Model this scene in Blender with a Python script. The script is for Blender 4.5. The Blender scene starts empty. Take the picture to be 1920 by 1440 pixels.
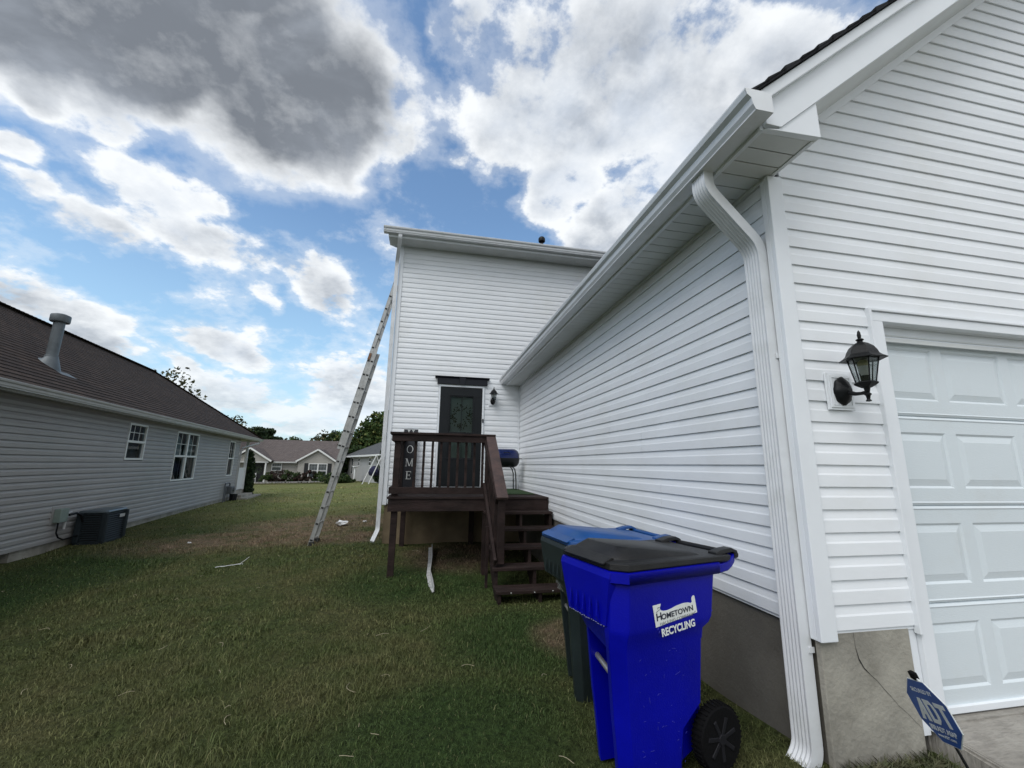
import bpy, bmesh, math, random
import numpy as np
from mathutils import Matrix, Vector
random.seed(7); rng = np.random.default_rng(11)
R = math.radians
S = bpy.context.scene
C = S.collection

# ------------------------------------------------------------------ camera
cam = bpy.data.cameras.new('camera'); camo = bpy.data.objects.new('camera', cam); C.objects.link(camo)
cam.sensor_width = 36; cam.lens = 14.56; cam.clip_start = 0.05; cam.clip_end = 3000
_r = Vector((0.98, -0.197, 0.0153)); _u = Vector((-0.053, -0.187, 0.981)); _f = Vector((0.19, 0.9627, 0.1932))
_f.normalize(); _r = (_r - _f * _r.dot(_f)).normalized(); _u = _r.cross(_f)
camo.matrix_world = Matrix(((_r.x, _u.x, -_f.x, 0), (_r.y, _u.y, -_f.y, 0), (_r.z, _u.z, -_f.z, 0), (0, 0, 0, 1)))
S.camera = camo

# ------------------------------------------------------------------ view, sun
S.view_settings.view_transform = 'Standard'; S.view_settings.look = 'None'
S.view_settings.exposure = 0.2; S.view_settings.gamma = 1.0
SUN_EL, SUN_AZ = R(52), R(-134)                      # azimuth measured from +Y towards +X
sun = bpy.data.lights.new('sun', 'SUN'); suno = bpy.data.objects.new('sun', sun); C.objects.link(suno)
sun.energy = 1.4; sun.angle = R(38); sun.color = (1.0, 0.98, 0.95)
sd = Vector((math.sin(SUN_AZ) * math.cos(SUN_EL), math.cos(SUN_AZ) * math.cos(SUN_EL), math.sin(SUN_EL)))
suno.rotation_euler = sd.to_track_quat('Z', 'Y').to_euler()
suno.location = sd * 40

# ------------------------------------------------------------------ node helpers
class NT:
    def __init__(s, tree): s.t = tree; s.n = tree.nodes; s.l = tree.links
    def node(s, typ, **kw):
        n = s.n.new(typ)
        for k, v in kw.items(): setattr(n, k, v)
        return n
    def link(s, a, b): s.l.new(a, b)
    def val(s, sock, v):
        if hasattr(v, 'is_output'): s.l.new(v, sock)
        else: sock.default_value = v
    def math(s, op, a, b=0.0, c=None, clamp=False):
        n = s.node('ShaderNodeMath', operation=op, use_clamp=clamp); s.val(n.inputs[0], a); s.val(n.inputs[1], b)
        if c is not None: s.val(n.inputs[2], c)
        return n.outputs[0]
    def vmath(s, op, a, b=None, scale=None):
        n = s.node('ShaderNodeVectorMath', operation=op); s.val(n.inputs[0], a)
        if b is not None: s.val(n.inputs[1], b)
        if scale is not None: s.val(n.inputs[3], scale)
        return n.outputs['Value'] if op in ('DOT_PRODUCT', 'LENGTH', 'DISTANCE') else n.outputs[0]
    def noise(s, vec, scale, detail=4, rough=.55, dist=0.0):
        n = s.node('ShaderNodeTexNoise'); s.val(n.inputs['Vector'], vec); n.inputs['Scale'].default_value = scale
        n.inputs['Detail'].default_value = detail; n.inputs['Roughness'].default_value = rough; n.inputs['Distortion'].default_value = dist
        return n
    def maprange(s, v, a, b, c=0.0, d=1.0, smooth=False):
        n = s.node('ShaderNodeMapRange'); n.interpolation_type = 'SMOOTHSTEP' if smooth else 'LINEAR'
        s.val(n.inputs[0], v); s.val(n.inputs[1], a); s.val(n.inputs[2], b); s.val(n.inputs[3], c); s.val(n.inputs[4], d)
        return n.outputs[0]
    def mix(s, f, a, b):
        n = s.node('ShaderNodeMix'); n.data_type = 'RGBA'; s.val(n.inputs[0], f)
        s.val(n.inputs[6], a if hasattr(a, 'is_output') else (*a[:3], 1)); s.val(n.inputs[7], b if hasattr(b, 'is_output') else (*b[:3], 1))
        return n.outputs[2]
    def sep(s, v): n = s.node('ShaderNodeSeparateXYZ'); s.val(n.inputs[0], v); return n.outputs
    def comb(s, x, y, z=0.0): n = s.node('ShaderNodeCombineXYZ'); s.val(n.inputs[0], x); s.val(n.inputs[1], y); s.val(n.inputs[2], z); return n.outputs[0]
    def ramp(s, f, stops):
        n = s.node('ShaderNodeValToRGB'); s.val(n.inputs[0], f); e = n.color_ramp.elements
        while len(e) < len(stops): e.new(0.5)
        for i, (p, c) in enumerate(stops): e[i].position = p; e[i].color = (*c, 1)
        return n.outputs[0]

# ------------------------------------------------------------------ sky
# each cloud: two rows that turn the cloud-layer position (x, y, 1) into its own unit disc, a weight, how dark its belly is
CLOUDS=[(3.053, 2.969, -0.177, -1.066, 6.548, -4.564, 1.2, 1.0),
(3.953, 3.094, -0.217, -0.648, 5.983, -4.205, 1.2, 1.0),
(3.731, 2.773, -0.979, -1.8, 3.728, -3.135, 1.25, 1.0),
(24.684, -0.234, 2.718, -0.689, 6.159, -4.573, 0.8, 0.25),
(5.941, 2.467, 0.652, -0.027, 8.172, -4.355, 1.2, 0.8),
(3.284, -0.55, -0.568, 1.693, 4.862, -3.259, 1.05, 0.4),
(15.56, 4.236, -2.687, 2.685, 13.462, -7.546, 0.9, 0.25),
(8.476, 0.314, -1.199, 0.974, 6.798, -4.464, 1.0, 0.3),
(6.962, -0.538, -2.627, 3.927, 3.278, -4.665, 1.0, 0.3),
(9.406, 0.581, -3.02, 2.771, 7.025, -6.321, 0.9, 0.25),
(5.191, -4.335, -0.82, 3.935, 6.175, -5.006, 0.9, 0.35),
(8.111, -5.773, -0.572, 2.348, 7.165, -5.489, 0.8, 0.35),
(29.815, -2.064, 1.035, 5.796, 31.637, -24.593, 0.55, 0.1),
(13.374, 14.405, -1.254, -11.41, 7.805, -13.148, 0.9, 0.3),
(10.089, 8.892, -0.828, -10.551, 14.187, -17.27, 0.75, 0.3),
(17.607, 17.027, -0.523, -17.777, 13.357, -24.583, 0.6, 0.2),
(10.854, 9.695, -0.114, -11.624, 11.615, -20.004, 0.62, 0.15),
(4.437, 6.121, -2.955, 9.916, -5.072, 10.576, 0.68, 0.4),
(11.344, 11.16, -4.626, 18.716, -9.659, 18.605, 0.6, 0.3),
(6.958, 5.236, -0.103, -7.648, 9.673, -15.685, 0.8, 0.42),
(3.648, 2.954, -1.164, 7.37, -8.558, 13.319, 0.74, 0.38),
(5.03, 2.135, -0.961, 5.604, -5.615, 9.025, 0.84, 0.42),
(10.593, 3.937, -0.296, 11.131, -11.857, 18.646, 0.8, 0.3),
(6.457, 9.716, -9.213, 24.724, -4.695, 18.733, 0.6, 0.2),
(30.712, 17.813, 4.663, -20.441, 36.014, -55.117, 0.5, 0.1),
(2.695, 2.346, -0.155, 4.526, -4.483, 10.665, 0.85, 0.4),
(4.103, 2.646, -1.134, 7.307, -6.264, 15.151, 0.72, 0.42),
(3.033, 3.068, -1.249, 7.186, -3.058, 12.138, 0.9, 0.3),
(4.31, 0.34, 0.842, -0.061, -3.12, 6.036, 1.0, 0.2),
(3.431, 1.199, 0.412, 2.663, -3.814, 9.45, 0.9, 0.2),
(4.798, 3.293, -1.297, 16.138, -3.916, 20.681, 0.8, 0.2),
(2.123, 0.511, 0.216, 0.886, -4.361, 10.139, 0.7, 0.1)]

W = bpy.data.worlds.new('World'); S.world = W; W.use_nodes = True
W.node_tree.nodes.clear(); w = NT(W.node_tree)
tc = w.node('ShaderNodeTexCoord'); dirv = w.vmath('NORMALIZE', tc.outputs['Generated'])
dx, dy, dz = w.sep(dirv)
zc = w.math('ADD', w.math('MAXIMUM', dz, 0.0), 0.35)
px_ = w.math('DIVIDE', dx, zc); py_ = w.math('DIVIDE', dy, zc)
P0 = w.comb(px_, py_, 1.0)
wn = w.noise(P0, 3.2, 3, .55); wn2 = w.noise(P0, 11.0, 4, .6)
wv = w.vmath('SCALE', w.vmath('SUBTRACT', wn.outputs['Color'], (.5, .5, .5)), scale=.16)
wv2 = w.vmath('SCALE', w.vmath('SUBTRACT', wn2.outputs['Color'], (.5, .5, .5)), scale=.06)
P1 = w.vmath('MULTIPLY', w.vmath('ADD', w.vmath('ADD', P0, wv), wv2), (1, 1, 0))
P1 = w.vmath('ADD', P1, (0, 0, 1))
dens = None; dark = None; dsum = None
for (a, b, c, d, e, f, wt, dk) in CLOUDS:
    s_ = w.vmath('DOT_PRODUCT', P1, (a, b, c)); t_ = w.vmath('DOT_PRODUCT', P1, (d, e, f))
    ln = w.vmath('LENGTH', w.comb(s_, t_, 0.0))
    v = w.maprange(ln, 1.50, 0.25, 0.0, wt, smooth=True)
    dens = v if dens is None else w.math('SMOOTH_MAX', dens, v, .12)
    dsum = v if dsum is None else w.math('ADD', dsum, v)
    dark = w.math('MULTIPLY', v, dk) if dark is None else w.math('MULTIPLY_ADD', v, dk, dark)
# the rest of the sky, behind and beside the photographer, broken cumulus
back = w.maprange(dy, 0.30, -0.05, 0.0, 1.0, smooth=True)
bn = w.noise(P0, 1.1, 5, .6)
dens = w.math('MULTIPLY_ADD', back, w.maprange(bn.outputs['Fac'], .30, .62, 0.1, 1.3), dens)
def fbm(v):
    a_ = w.noise(v, 4.2, 12, .58); b_ = w.noise(w.vmath('ADD', v, (3.1, 1.7, 0)), 17.0, 8, .62)
    return w.math('ADD', w.math('MULTIPLY', w.math('SUBTRACT', a_.outputs['Fac'], .5), 2.2), w.math('MULTIPLY', w.math('SUBTRACT', b_.outputs['Fac'], .5), .9))
nz = fbm(P0); nzl = fbm(w.vmath('MULTIPLY', P0, (.93, .93, 1)))
dcl = w.math('MINIMUM', dens, w.maprange(w.math('DIVIDE', dark, w.math('MAXIMUM', dsum, 0.2)), .5, .9, .70, 1.0))
D = w.math('SUBTRACT', w.math('ADD', dcl, w.math('MULTIPLY', nz, w.maprange(w.math('DIVIDE', dark, w.math('MAXIMUM', dsum, 0.2)), .5, .95, .95, .45))), 0.34)
alpha = w.maprange(D, -0.03, 0.34, 0.0, 1.0, smooth=True)
veil = w.maprange(D, -.22, 0.12, 0.0, .30, smooth=True)
alpha = w.math('MAXIMUM', alpha, veil)
dk_n = w.math('DIVIDE', dark, w.math('MAXIMUM', dsum, 0.2))
D2 = w.math('ADD', w.math('MINIMUM', dens, 1.2), w.math('MULTIPLY', nz, w.maprange(dk_n, .2, .9, .80, .50)))
thick = w.maprange(D2, 0.45, 1.10, 0.0, 1.0, smooth=True)
relief = w.math('MULTIPLY', w.math('SUBTRACT', nzl, nz), w.maprange(dk_n, .3, .9, 1.15, .55))
belly = w.mix(w.maprange(dk_n, .1, .95), (.52, .57, .64), (.215, .235, .265))
bm = w.noise(P0, 3.4, 7, .58, .4); belly = w.mix(w.maprange(bm.outputs['Fac'], .36, .66, 0, 1, smooth=True), w.vmath('SCALE', belly, scale=.86), w.vmath('SCALE', belly, scale=1.42))
thick = w.math('ADD', w.math('MULTIPLY', thick, w.maprange(dk_n, 0.05, .6, .55, 1.0)), relief, clamp=True)
cloudc = w.mix(thick, (.87, .895, .915), belly)
# unseen cumulus behind the camera, brightened to throw more light on the walls
cloudc = w.mix(back, cloudc, w.vmath('SCALE', w.mix(thick, (1.0, .99, .97), (.62, .64, .68)), scale=1.05))
st = w.node('ShaderNodeTexSky'); st.sky_type = 'NISHITA'; st.sun_disc = False; st.sun_elevation = SUN_EL; st.sun_rotation = SUN_AZ
st.air_density = 1.2; st.dust_density = 1.0; st.ozone_density = 1.5
SKYS = 0.10
blue = w.vmath('MULTIPLY', st.outputs[0], (1.3, 1.5, 1.6))
hz = w.maprange(dz, 0.55, 0.05, 0.0, 1.0, smooth=True)
blue = w.mix(w.math('MULTIPLY', hz, .50), blue, tuple(v / SKYS for v in (.47, .73, .93)))
haze_low = w.maprange(dz, 0.26, 0.02, 0.0, .55, smooth=True)
cl = w.vmath('SCALE', cloudc, scale=1 / SKYS)
alpha = w.math('MULTIPLY', alpha, w.maprange(dz, 0.0, .16, .72, .97))
col = w.mix(alpha, blue, cl)
col = w.mix(w.math('MULTIPLY', haze_low, .5), col, tuple(v / SKYS for v in (.60, .72, .80)))
bg = w.node('ShaderNodeBackground'); w.link(col, bg.inputs['Color']); bg.inputs['Strength'].default_value = SKYS
wo = w.node('ShaderNodeOutputWorld'); w.link(bg.outputs[0], wo.inputs[0])
W.cycles.sampling_method = 'MANUAL'; W.cycles.sample_map_resolution = 512

# ------------------------------------------------------------------ materials
MATS = {}
def mat(name, col, rough=.5, metal=0.0, var=0.0, vscale=6.0, bump=0.0, bscale=80.0, spec=.5, stretch=(1, 1, 1), col2=None, coat=0.0, dirt=None, dscale=3.0):
    m = bpy.data.materials.new(name); m.use_nodes = True; t = NT(m.node_tree); b = t.n['Principled BSDF']
    b.inputs['Roughness'].default_value = rough; b.inputs['Metallic'].default_value = metal; b.inputs['Specular IOR Level'].default_value = spec
    b.inputs['Coat Weight'].default_value = coat
    tcn = t.node('ShaderNodeTexCoord'); vec = t.vmath('MULTIPLY', tcn.outputs['Object'], stretch)
    c = (*col, 1)
    if var or col2:
        nn = t.noise(vec, vscale, 6, .6)
        c2 = col2 if col2 else tuple(x * (1 - var) for x in col); c1 = col if col2 else tuple(min(1, x * (1 + var)) for x in col)
        c = t.mix(t.maprange(nn.outputs['Fac'], .32, .68), c1, c2)
    if dirt:
        dn = t.noise(tcn.outputs['Object'], dscale, 8, .65); c = t.mix(t.maprange(dn.outputs['Fac'], .52, .75, 0, .55), c if hasattr(c, 'is_output') else col, dirt)
    if hasattr(c, 'is_output'): t.link(c, b.inputs['Base Color'])
    else: b.inputs['Base Color'].default_value = c
    if bump:
        bn = t.noise(vec, bscale, 5, .6); bp = t.node('ShaderNodeBump'); bp.inputs['Strength'].default_value = bump; bp.inputs['Distance'].default_value = .01
        t.link(bn.outputs['Fac'], bp.inputs['Height']); t.link(bp.outputs[0], b.inputs['Normal'])
    MATS[name] = m
    return m
M_siding = mat('white_vinyl', (.80, .825, .85), .42, var=.03, vscale=2.2, bump=.22, bscale=2.1, stretch=(1, 1, 2.5), dirt=(.69, .70, .68), dscale=1.1)
M_trim = mat('white_trim', (.78, .81, .84), .38, var=.03, vscale=3)
M_alu = mat('white_aluminium', (.72, .74, .76), .32, var=.05, vscale=5, dirt=(.5, .52, .5), dscale=4, spec=.6)
M_soffit = mat('soffit_vinyl', (.66, .68, .67), .5, var=.05, vscale=2)
M_gdoor = mat('garage_door_paint', (.65, .71, .74), .38, var=.03, vscale=1.5, bump=.12, bscale=240, stretch=(.15, 1, 1), dirt=(.60, .625, .62), dscale=2.5)
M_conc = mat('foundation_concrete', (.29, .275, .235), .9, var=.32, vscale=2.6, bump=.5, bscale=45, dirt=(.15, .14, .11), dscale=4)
M_concdark = mat('tan_block', (.155, .118, .072), .95, var=.25, vscale=3, bump=.5, bscale=40)  # tan block of the rear foundation and stair footing
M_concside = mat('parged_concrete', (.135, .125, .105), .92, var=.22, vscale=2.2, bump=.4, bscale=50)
M_shingle = None
M_blackm = mat('black_cast_metal', (.006, .007, .008), .42, var=.3, vscale=30, bump=.2, bscale=160, spec=.22)
M_wood = mat('stained_deck_wood', (.024, .0150, .0135), .70, var=.55, vscale=9, stretch=(.25, 1, 1), bump=.6, bscale=70, spec=.2, dirt=(.045, .034, .030), dscale=6)
M_woodtop = mat('worn_rail_wood', (.085, .050, .043), .68, col2=(.040, .026, .024), vscale=9, bump=.6, bscale=60)
M_door = mat('charcoal_door_paint', (.008, .010, .012), .42, spec=.25, var=.1, vscale=4)
M_navy = mat('dark_header_paint', (.008, .009, .015), .45, spec=.3)
M_blueplastic = mat('blue_plastic', (.001, .0025, .32), .38, var=.12, vscale=4, bump=.12, bscale=130, spec=.28)
M_blacklid = mat('black_plastic', (.010, .010, .0105), .42, var=.3, vscale=6, bump=.2, bscale=120, dirt=(.032, .030, .028), dscale=5, spec=.3)
M_bluelid = mat('pale_blue_plastic', (.006, .060, .22), .38, var=.18, vscale=5, dirt=(.03, .09, .21), dscale=5)
M_greenplastic = mat('dark_green_plastic', (.014, .022, .023), .45, var=.25, vscale=4, bump=.15, bscale=120)
M_rubber = mat('black_rubber', (.003, .003, .0035), .85, bump=.4, bscale=60, spec=.15)
M_wheelhub = mat('grey_hub_plastic', (.012, .012, .015), .55, spec=.2)
M_steel = mat('steel_bar', (.42, .41, .38), .4, metal=.7, var=.2, vscale=20)
M_lad = mat('ladder_aluminium', (.40, .40, .385), .42, metal=.45, var=.22, vscale=5, dirt=(.20, .19, .17), dscale=7)
M_ladk = mat('rung_end', (.012, .012, .012), .7)
M_white = mat('sign_white', (.74, .76, .74), .5, var=.05, vscale=20)
M_lwhite = mat('white_paint', (.70, .71, .70), .5, var=.05, vscale=9)
M_signblk = mat('black_board', (.014, .015, .020), .55, var=.2, vscale=10)
M_signblue = mat('blue_sign_face', (.004, .065, .28), .4, var=.12, vscale=14)
M_signpale = mat('sign_lettering', (.62, .66, .64), .45)
M_turf = mat('green_carpet', (.015, .043, .008), .95, var=.4, vscale=60, bump=.8, bscale=180)
M_grillblue = mat('blue_enamel', (.004, .012, .075), .22, coat=.4)
M_grillblk = mat('black_enamel', (.008, .009, .011), .35)
M_nsiding = mat('grey_vinyl', (.31, .300, .290), .55, var=.06, vscale=1.3, dirt=(.27, .285, .265), dscale=.8)
M_ntrim = mat('grey_gutter', (.45, .455, .45), .4, var=.05, vscale=4)
M_nwhite = mat('window_vinyl', (.66, .68, .66), .4)
M_beige = mat('beige_vinyl', (.34, .325, .295), .6, var=.05, vscale=1)
M_pale = mat('pale_vinyl', (.36, .36, .35), .6, var=.05, vscale=1)
M_ac = mat('condenser_metal', (.019, .026, .030), .6, spec=.2, var=.12, vscale=5)
M_acdark = mat('dark_gap', (.004, .005, .006), .7)  # near-black put in for louvre gaps, foundation crack and crawl opening
M_galv = mat('galvanised_metal', (.11, .128, .138), .5, metal=.2, var=.2, vscale=6)
M_bulb = mat('bulb_glass', (.55, .55, .50), .3)
M_bulby = mat('bulb_base', (.42, .38, .20), .5)
M_pvc = mat('grey_conduit', (.30, .32, .33), .5)
M_meter = mat('meter_grey', (.09, .10, .11), .5, var=.1)
M_shutter = mat('black_shutter', (.008, .009, .011), .6)
M_curtain = mat('lace_curtain', (.26, .29, .28), .9, var=.25, vscale=9)
M_room = mat('dark_room', (.010, .013, .016), .9)
M_stone = mat('bed_stone', (.16, .15, .135), .95, var=.4, vscale=3, bump=.5, bscale=9)
M_paper = mat('litter_paper', (.62, .62, .62), .8, var=.1, vscale=20)
M_bark = mat('bark', (.045, .036, .028), .95, var=.3, vscale=8, bump=.6, bscale=20)
M_twine = mat('dry_stem', (.38, .33, .22), .9)

def glass_mat(name, tint=(.9, .95, .95), rough=.02, alpha=.25, gc=.9):
    m = bpy.data.materials.new(name); m.use_nodes = True; t = NT(m.node_tree); t.n.clear()
    tr = t.node('ShaderNodeBsdfTransparent'); tr.inputs[0].default_value = (*tint, 1)
    gl = t.node('ShaderNodeBsdfGlossy'); gl.inputs['Roughness'].default_value = rough; gl.inputs['Color'].default_value = (gc, gc, gc, 1)
    fr = t.node('ShaderNodeFresnel'); fr.inputs[0].default_value = 1.5
    mx = t.node('ShaderNodeMixShader'); gg = t.node('ShaderNodeNewGeometry'); t.link(t.math('MULTIPLY', t.math('ADD', fr.outputs[0], alpha * .3, clamp=True), t.math('SUBTRACT', 1.0, gg.outputs['Backfacing'])), mx.inputs[0]); t.link(tr.outputs[0], mx.inputs[1]); t.link(gl.outputs[0], mx.inputs[2])
    o = t.node('ShaderNodeOutputMaterial'); t.link(mx.outputs[0], o.inputs[0]); return m
M_glass = glass_mat('window_glass', (.72, .78, .80), alpha=.05, gc=.38)
M_doorglass = glass_mat('door_glass', (.46, .50, .48), alpha=.0, gc=.14)
M_lampglass = glass_mat('clear_lamp_glass', (.82, .84, .84), .10, alpha=.40, gc=.80)

def shingle_mat(name, c1, c2, c3, along, pitch_axis_scale=1.0):
    """courses of tabs: 'along' picks which object axis runs along the eave"""
    m = bpy.data.materials.new(name); m.use_nodes = True; t = NT(m.node_tree); b = t.n['Principled BSDF']
    g = t.node('ShaderNodeUVMap'); x, y, z = t.sep(g.outputs[0])
    br = t.node('ShaderNodeTexBrick'); t.link(g.outputs[0], br.inputs['Vector']); br.inputs['Scale'].default_value = 1.0
    br.inputs['Brick Width'].default_value = .32; br.inputs['Row Height'].default_value = .145; br.inputs['Mortar Size'].default_value = .013; br.inputs['Mortar Smooth'].default_value = .3
    br.inputs['Color1'].default_value = (*c1, 1); br.inputs['Color2'].default_value = (*c2, 1); br.inputs['Mortar'].default_value = (*(v * .22 for v in c1), 1)
    nn = t.noise(g.outputs[0], 2.2, 6, .6); col = t.mix(t.maprange(nn.outputs['Fac'], .45, .7, 0, .55), br.outputs[0], c3)
    st2 = t.noise(t.vmath('MULTIPLY', g.outputs[0], (1.6, .25, 1)), 1.5, 5, .6)
    col = t.mix(t.maprange(st2.outputs['Fac'], .5, .75, 0, .45), col, tuple(v * .6 for v in c1))
    t.link(col, b.inputs['Base Color']); b.inputs['Roughness'].default_value = .93; b.inputs['Specular IOR Level'].default_value = .25
    row = t.math('FRACT', t.math('DIVIDE', y, .145)); gr = t.noise(g.outputs[0], 90, 3, .7)
    h = t.math('ADD', t.math('MULTIPLY', t.math('SUBTRACT', 1.0, row), .9), t.math('MULTIPLY', gr.outputs['Fac'], .25))
    bp = t.node('ShaderNodeBump'); bp.inputs['Strength'].default_value = .9; bp.inputs['Distance'].default_value = .02
    t.link(h, bp.inputs['Height']); t.link(bp.outputs[0], b.inputs['Normal']); return m
M_shb = shingle_mat('brown_shingles', (.034, .023, .018), (.056, .038, .029), (.022, .017, .014), 0)
M_shd = shingle_mat('dark_shingles', (.020, .021, .025), (.030, .031, .036), (.016, .017, .02), 0)
M_shg = shingle_mat('taupe_shingles', (.115, .095, .088), (.150, .125, .115), (.095, .08, .076), 0)
M_shs = shingle_mat('slate_shingles', (.085, .088, .088), (.11, .112, .112), (.07, .072, .073), 0)

# ------------------------------------------------------------------ object helpers
Z = Vector((0, 0, 1))
def tag(o, label=None, cat=None, group=None, kind=None):
    if label: o['label'] = label
    if cat: o['category'] = cat
    if group: o['group'] = group
    if kind: o['kind'] = kind
    return o
def empty(name, loc=(0, 0, 0), rz=0.0, label=None, cat=None, group=None):
    o = bpy.data.objects.new(name, None); C.objects.link(o); o.location = loc; o.rotation_euler = (0, 0, rz); o.empty_display_size = .1
    return tag(o, label, cat, group)
class MB:
    def __init__(s): s.v = []; s.f = []; s.uv = {}
    def add(s, vs, fs):
        k = len(s.v); s.v += [tuple(v) for v in vs]; s.f += [tuple(i + k for i in f) for f in fs]; return s
    def box(s, x0, x1, y0, y1, z0, z1, M=None):
        vs = [Vector((x, y, z)) for z in (z0, z1) for y in (y0, y1) for x in (x0, x1)]
        if M is not None: vs = [M @ v for v in vs]
        return s.add(vs, [(0, 2, 3, 1), (4, 5, 7, 6), (0, 1, 5, 4), (1, 3, 7, 5), (3, 2, 6, 7), (2, 0, 4, 6)])
    def beam(s, p0, p1, wd, th, side=None):
        """bar from p0 to p1; wd measured along 'side', th square to it"""
        p0 = Vector(p0); p1 = Vector(p1); a = (p1 - p0).normalized(); sd_ = Vector(side) if side else (Z.cross(a) if abs(a.z) < .95 else Vector((1, 0, 0)))
        sd_ = (sd_ - a * sd_.dot(a)).normalized(); t = a.cross(sd_)
        vs = [p + sd_ * (i * wd / 2) + t * (j * th / 2) for p in (p0, p1) for j in (-1, 1) for i in (-1, 1)]
        return s.add(vs, [(0, 2, 3, 1), (4, 5, 7, 6), (0, 1, 5, 4), (1, 3, 7, 5), (3, 2, 6, 7), (2, 0, 4, 6)])
    def prism(s, poly, d, O=(0, 0, 0), A=(1, 0, 0), B=(0, 0, 1), N=(0, 1, 0)):
        """polygon in the (A, B) plane pushed d along N"""
        O = Vector(O); A = Vector(A); B = Vector(B); N = Vector(N); n = len(poly)
        base = [O + A * p[0] + B * p[1] for p in poly]
        return s.add(base + [p + N * d for p in base], [tuple(range(n - 1, -1, -1)), tuple(range(n, 2 * n))] + [(i, (i + 1) % n, n + (i + 1) % n, n + i) for i in range(n)])
    def tube(s, pts, r, seg=8, cap=True):
        pts = [Vector(p) for p in pts]; rr = r if isinstance(r, (list, tuple)) else [r] * len(pts); rings = []; prev = None
        for i, p in enumerate(pts):
            a = (pts[min(i + 1, len(pts) - 1)] - pts[max(i - 1, 0)]).normalized()
            if prev is None: prev = a.orthogonal().normalized()
            prev = (prev - a * prev.dot(a)).normalized(); q = a.cross(prev)
            rings.append([p + (prev * math.cos(2 * math.pi * k / seg) + q * math.sin(2 * math.pi * k / seg)) * rr[i] for k in range(seg)])
        return s.rings(rings, cap)
    def rings(s, rings, cap=True, closed=True):
        n = len(rings[0]); vs = [v for r_ in rings for v in r_]; fs = []
        for i in range(len(rings) - 1):
            for k in range(n if closed else n - 1):
                fs.append((i * n + k, i * n + (k + 1) % n, (i + 1) * n + (k + 1) % n, (i + 1) * n + k))
        if cap: fs += [tuple(range(n - 1, -1, -1)), tuple((len(rings) - 1) * n + k for k in range(n))]
        return s.add(vs, fs)
    def lathe(s, prof, seg=16, O=(0, 0, 0), axis=(0, 0, 1), cap=True):
        O = Vector(O); ax = Vector(axis).normalized(); e = ax.orthogonal().normalized(); g = ax.cross(e)
        return s.rings([[O + ax * h + (e * math.cos(2 * math.pi * k / seg) + g * math.sin(2 * math.pi * k / seg)) * max(r, 1e-4) for k in range(seg)] for r, h in prof], cap)
    def sweep(s, path, prof, up=(0, 0, 1), cap=True):
        """profile [(side, up)] carried along a path with mitred joints"""
        path = [Vector(p) for p in path]; rings = []; up = Vector(up)
        for i, p in enumerate(path):
            a = (path[min(i + 1, len(path) - 1)] - path[i]) if i < len(path) - 1 else (path[i] - path[i - 1]); b = (path[i] - path[i - 1]) if i else a
            t = (a.normalized() + b.normalized()).normalized(); sd_ = t.cross(up)
            sd_.normalize(); u2 = sd_.cross(t); k = 1 / max(.4, t.dot(a.normalized()))
            rings.append([p + sd_ * q[0] + u2 * q[1] * k for q in prof])
        return s.rings(rings, cap)
    def build(s, name, m, parent=None, bev=0.0, smooth=False, seg=2, uv=None):
        me = bpy.data.meshes.new(name); me.from_pydata(s.v, [], s.f); me.update()
        o = bpy.data.objects.new(name, me); C.objects.link(o)
        if m: me.materials.append(m)
        if parent: o.parent = parent
        if uv:
            ul = me.uv_layers.new(name='UVMap')
            for p in me.polygons:
                for li in p.loop_indices:
                    ul.data[li].uv = uv(me.vertices[me.loops[li].vertex_index].co)
        if smooth:
            for p in me.polygons: p.use_smooth = True
        if bev:
            b = o.modifiers.new('bevel', 'BEVEL'); b.width = bev; b.segments = seg; b.limit_method = 'ANGLE'; b.angle_limit = R(35)
            if smooth: b.harden_normals = False
        if smooth: 
            try: me.set_sharp_from_angle(angle=R(38))
            except Exception: pass
        return o
def text_obj(s, size, M, m, parent, name='lettering', ext=.0006, sx=1.0, offset=0.0, align='CENTER', spacing=1.0):
    cu = bpy.data.curves.new('t', 'FONT'); cu.body = s; cu.size = size; cu.extrude = ext; cu.offset = offset; cu.align_x = align; cu.align_y = 'CENTER'; cu.space_character = spacing
    t = bpy.data.objects.new('t', cu); C.objects.link(t); dg = bpy.context.evaluated_depsgraph_get(); me = bpy.data.meshes.new_from_object(t.evaluated_get(dg))
    bpy.data.objects.remove(t); me.name = name; me.transform(M @ Matrix.Diagonal((sx, 1, 1, 1))); me.materials.clear(); me.materials.append(m)
    o = bpy.data.objects.new(name, me); C.objects.link(o)
    if parent: o.parent = parent
    return o
def frame(O, X, Y):
    X = Vector(X).normalized(); Y = Vector(Y); Y = (Y - X * Y.dot(X)).normalized(); Zz = X.cross(Y)
    return Matrix(((X.x, Y.x, Zz.x, O[0]), (X.y, Y.y, Zz.y, O[1]), (X.z, Y.z, Zz.z, O[2]), (0, 0, 0, 1)))

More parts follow.
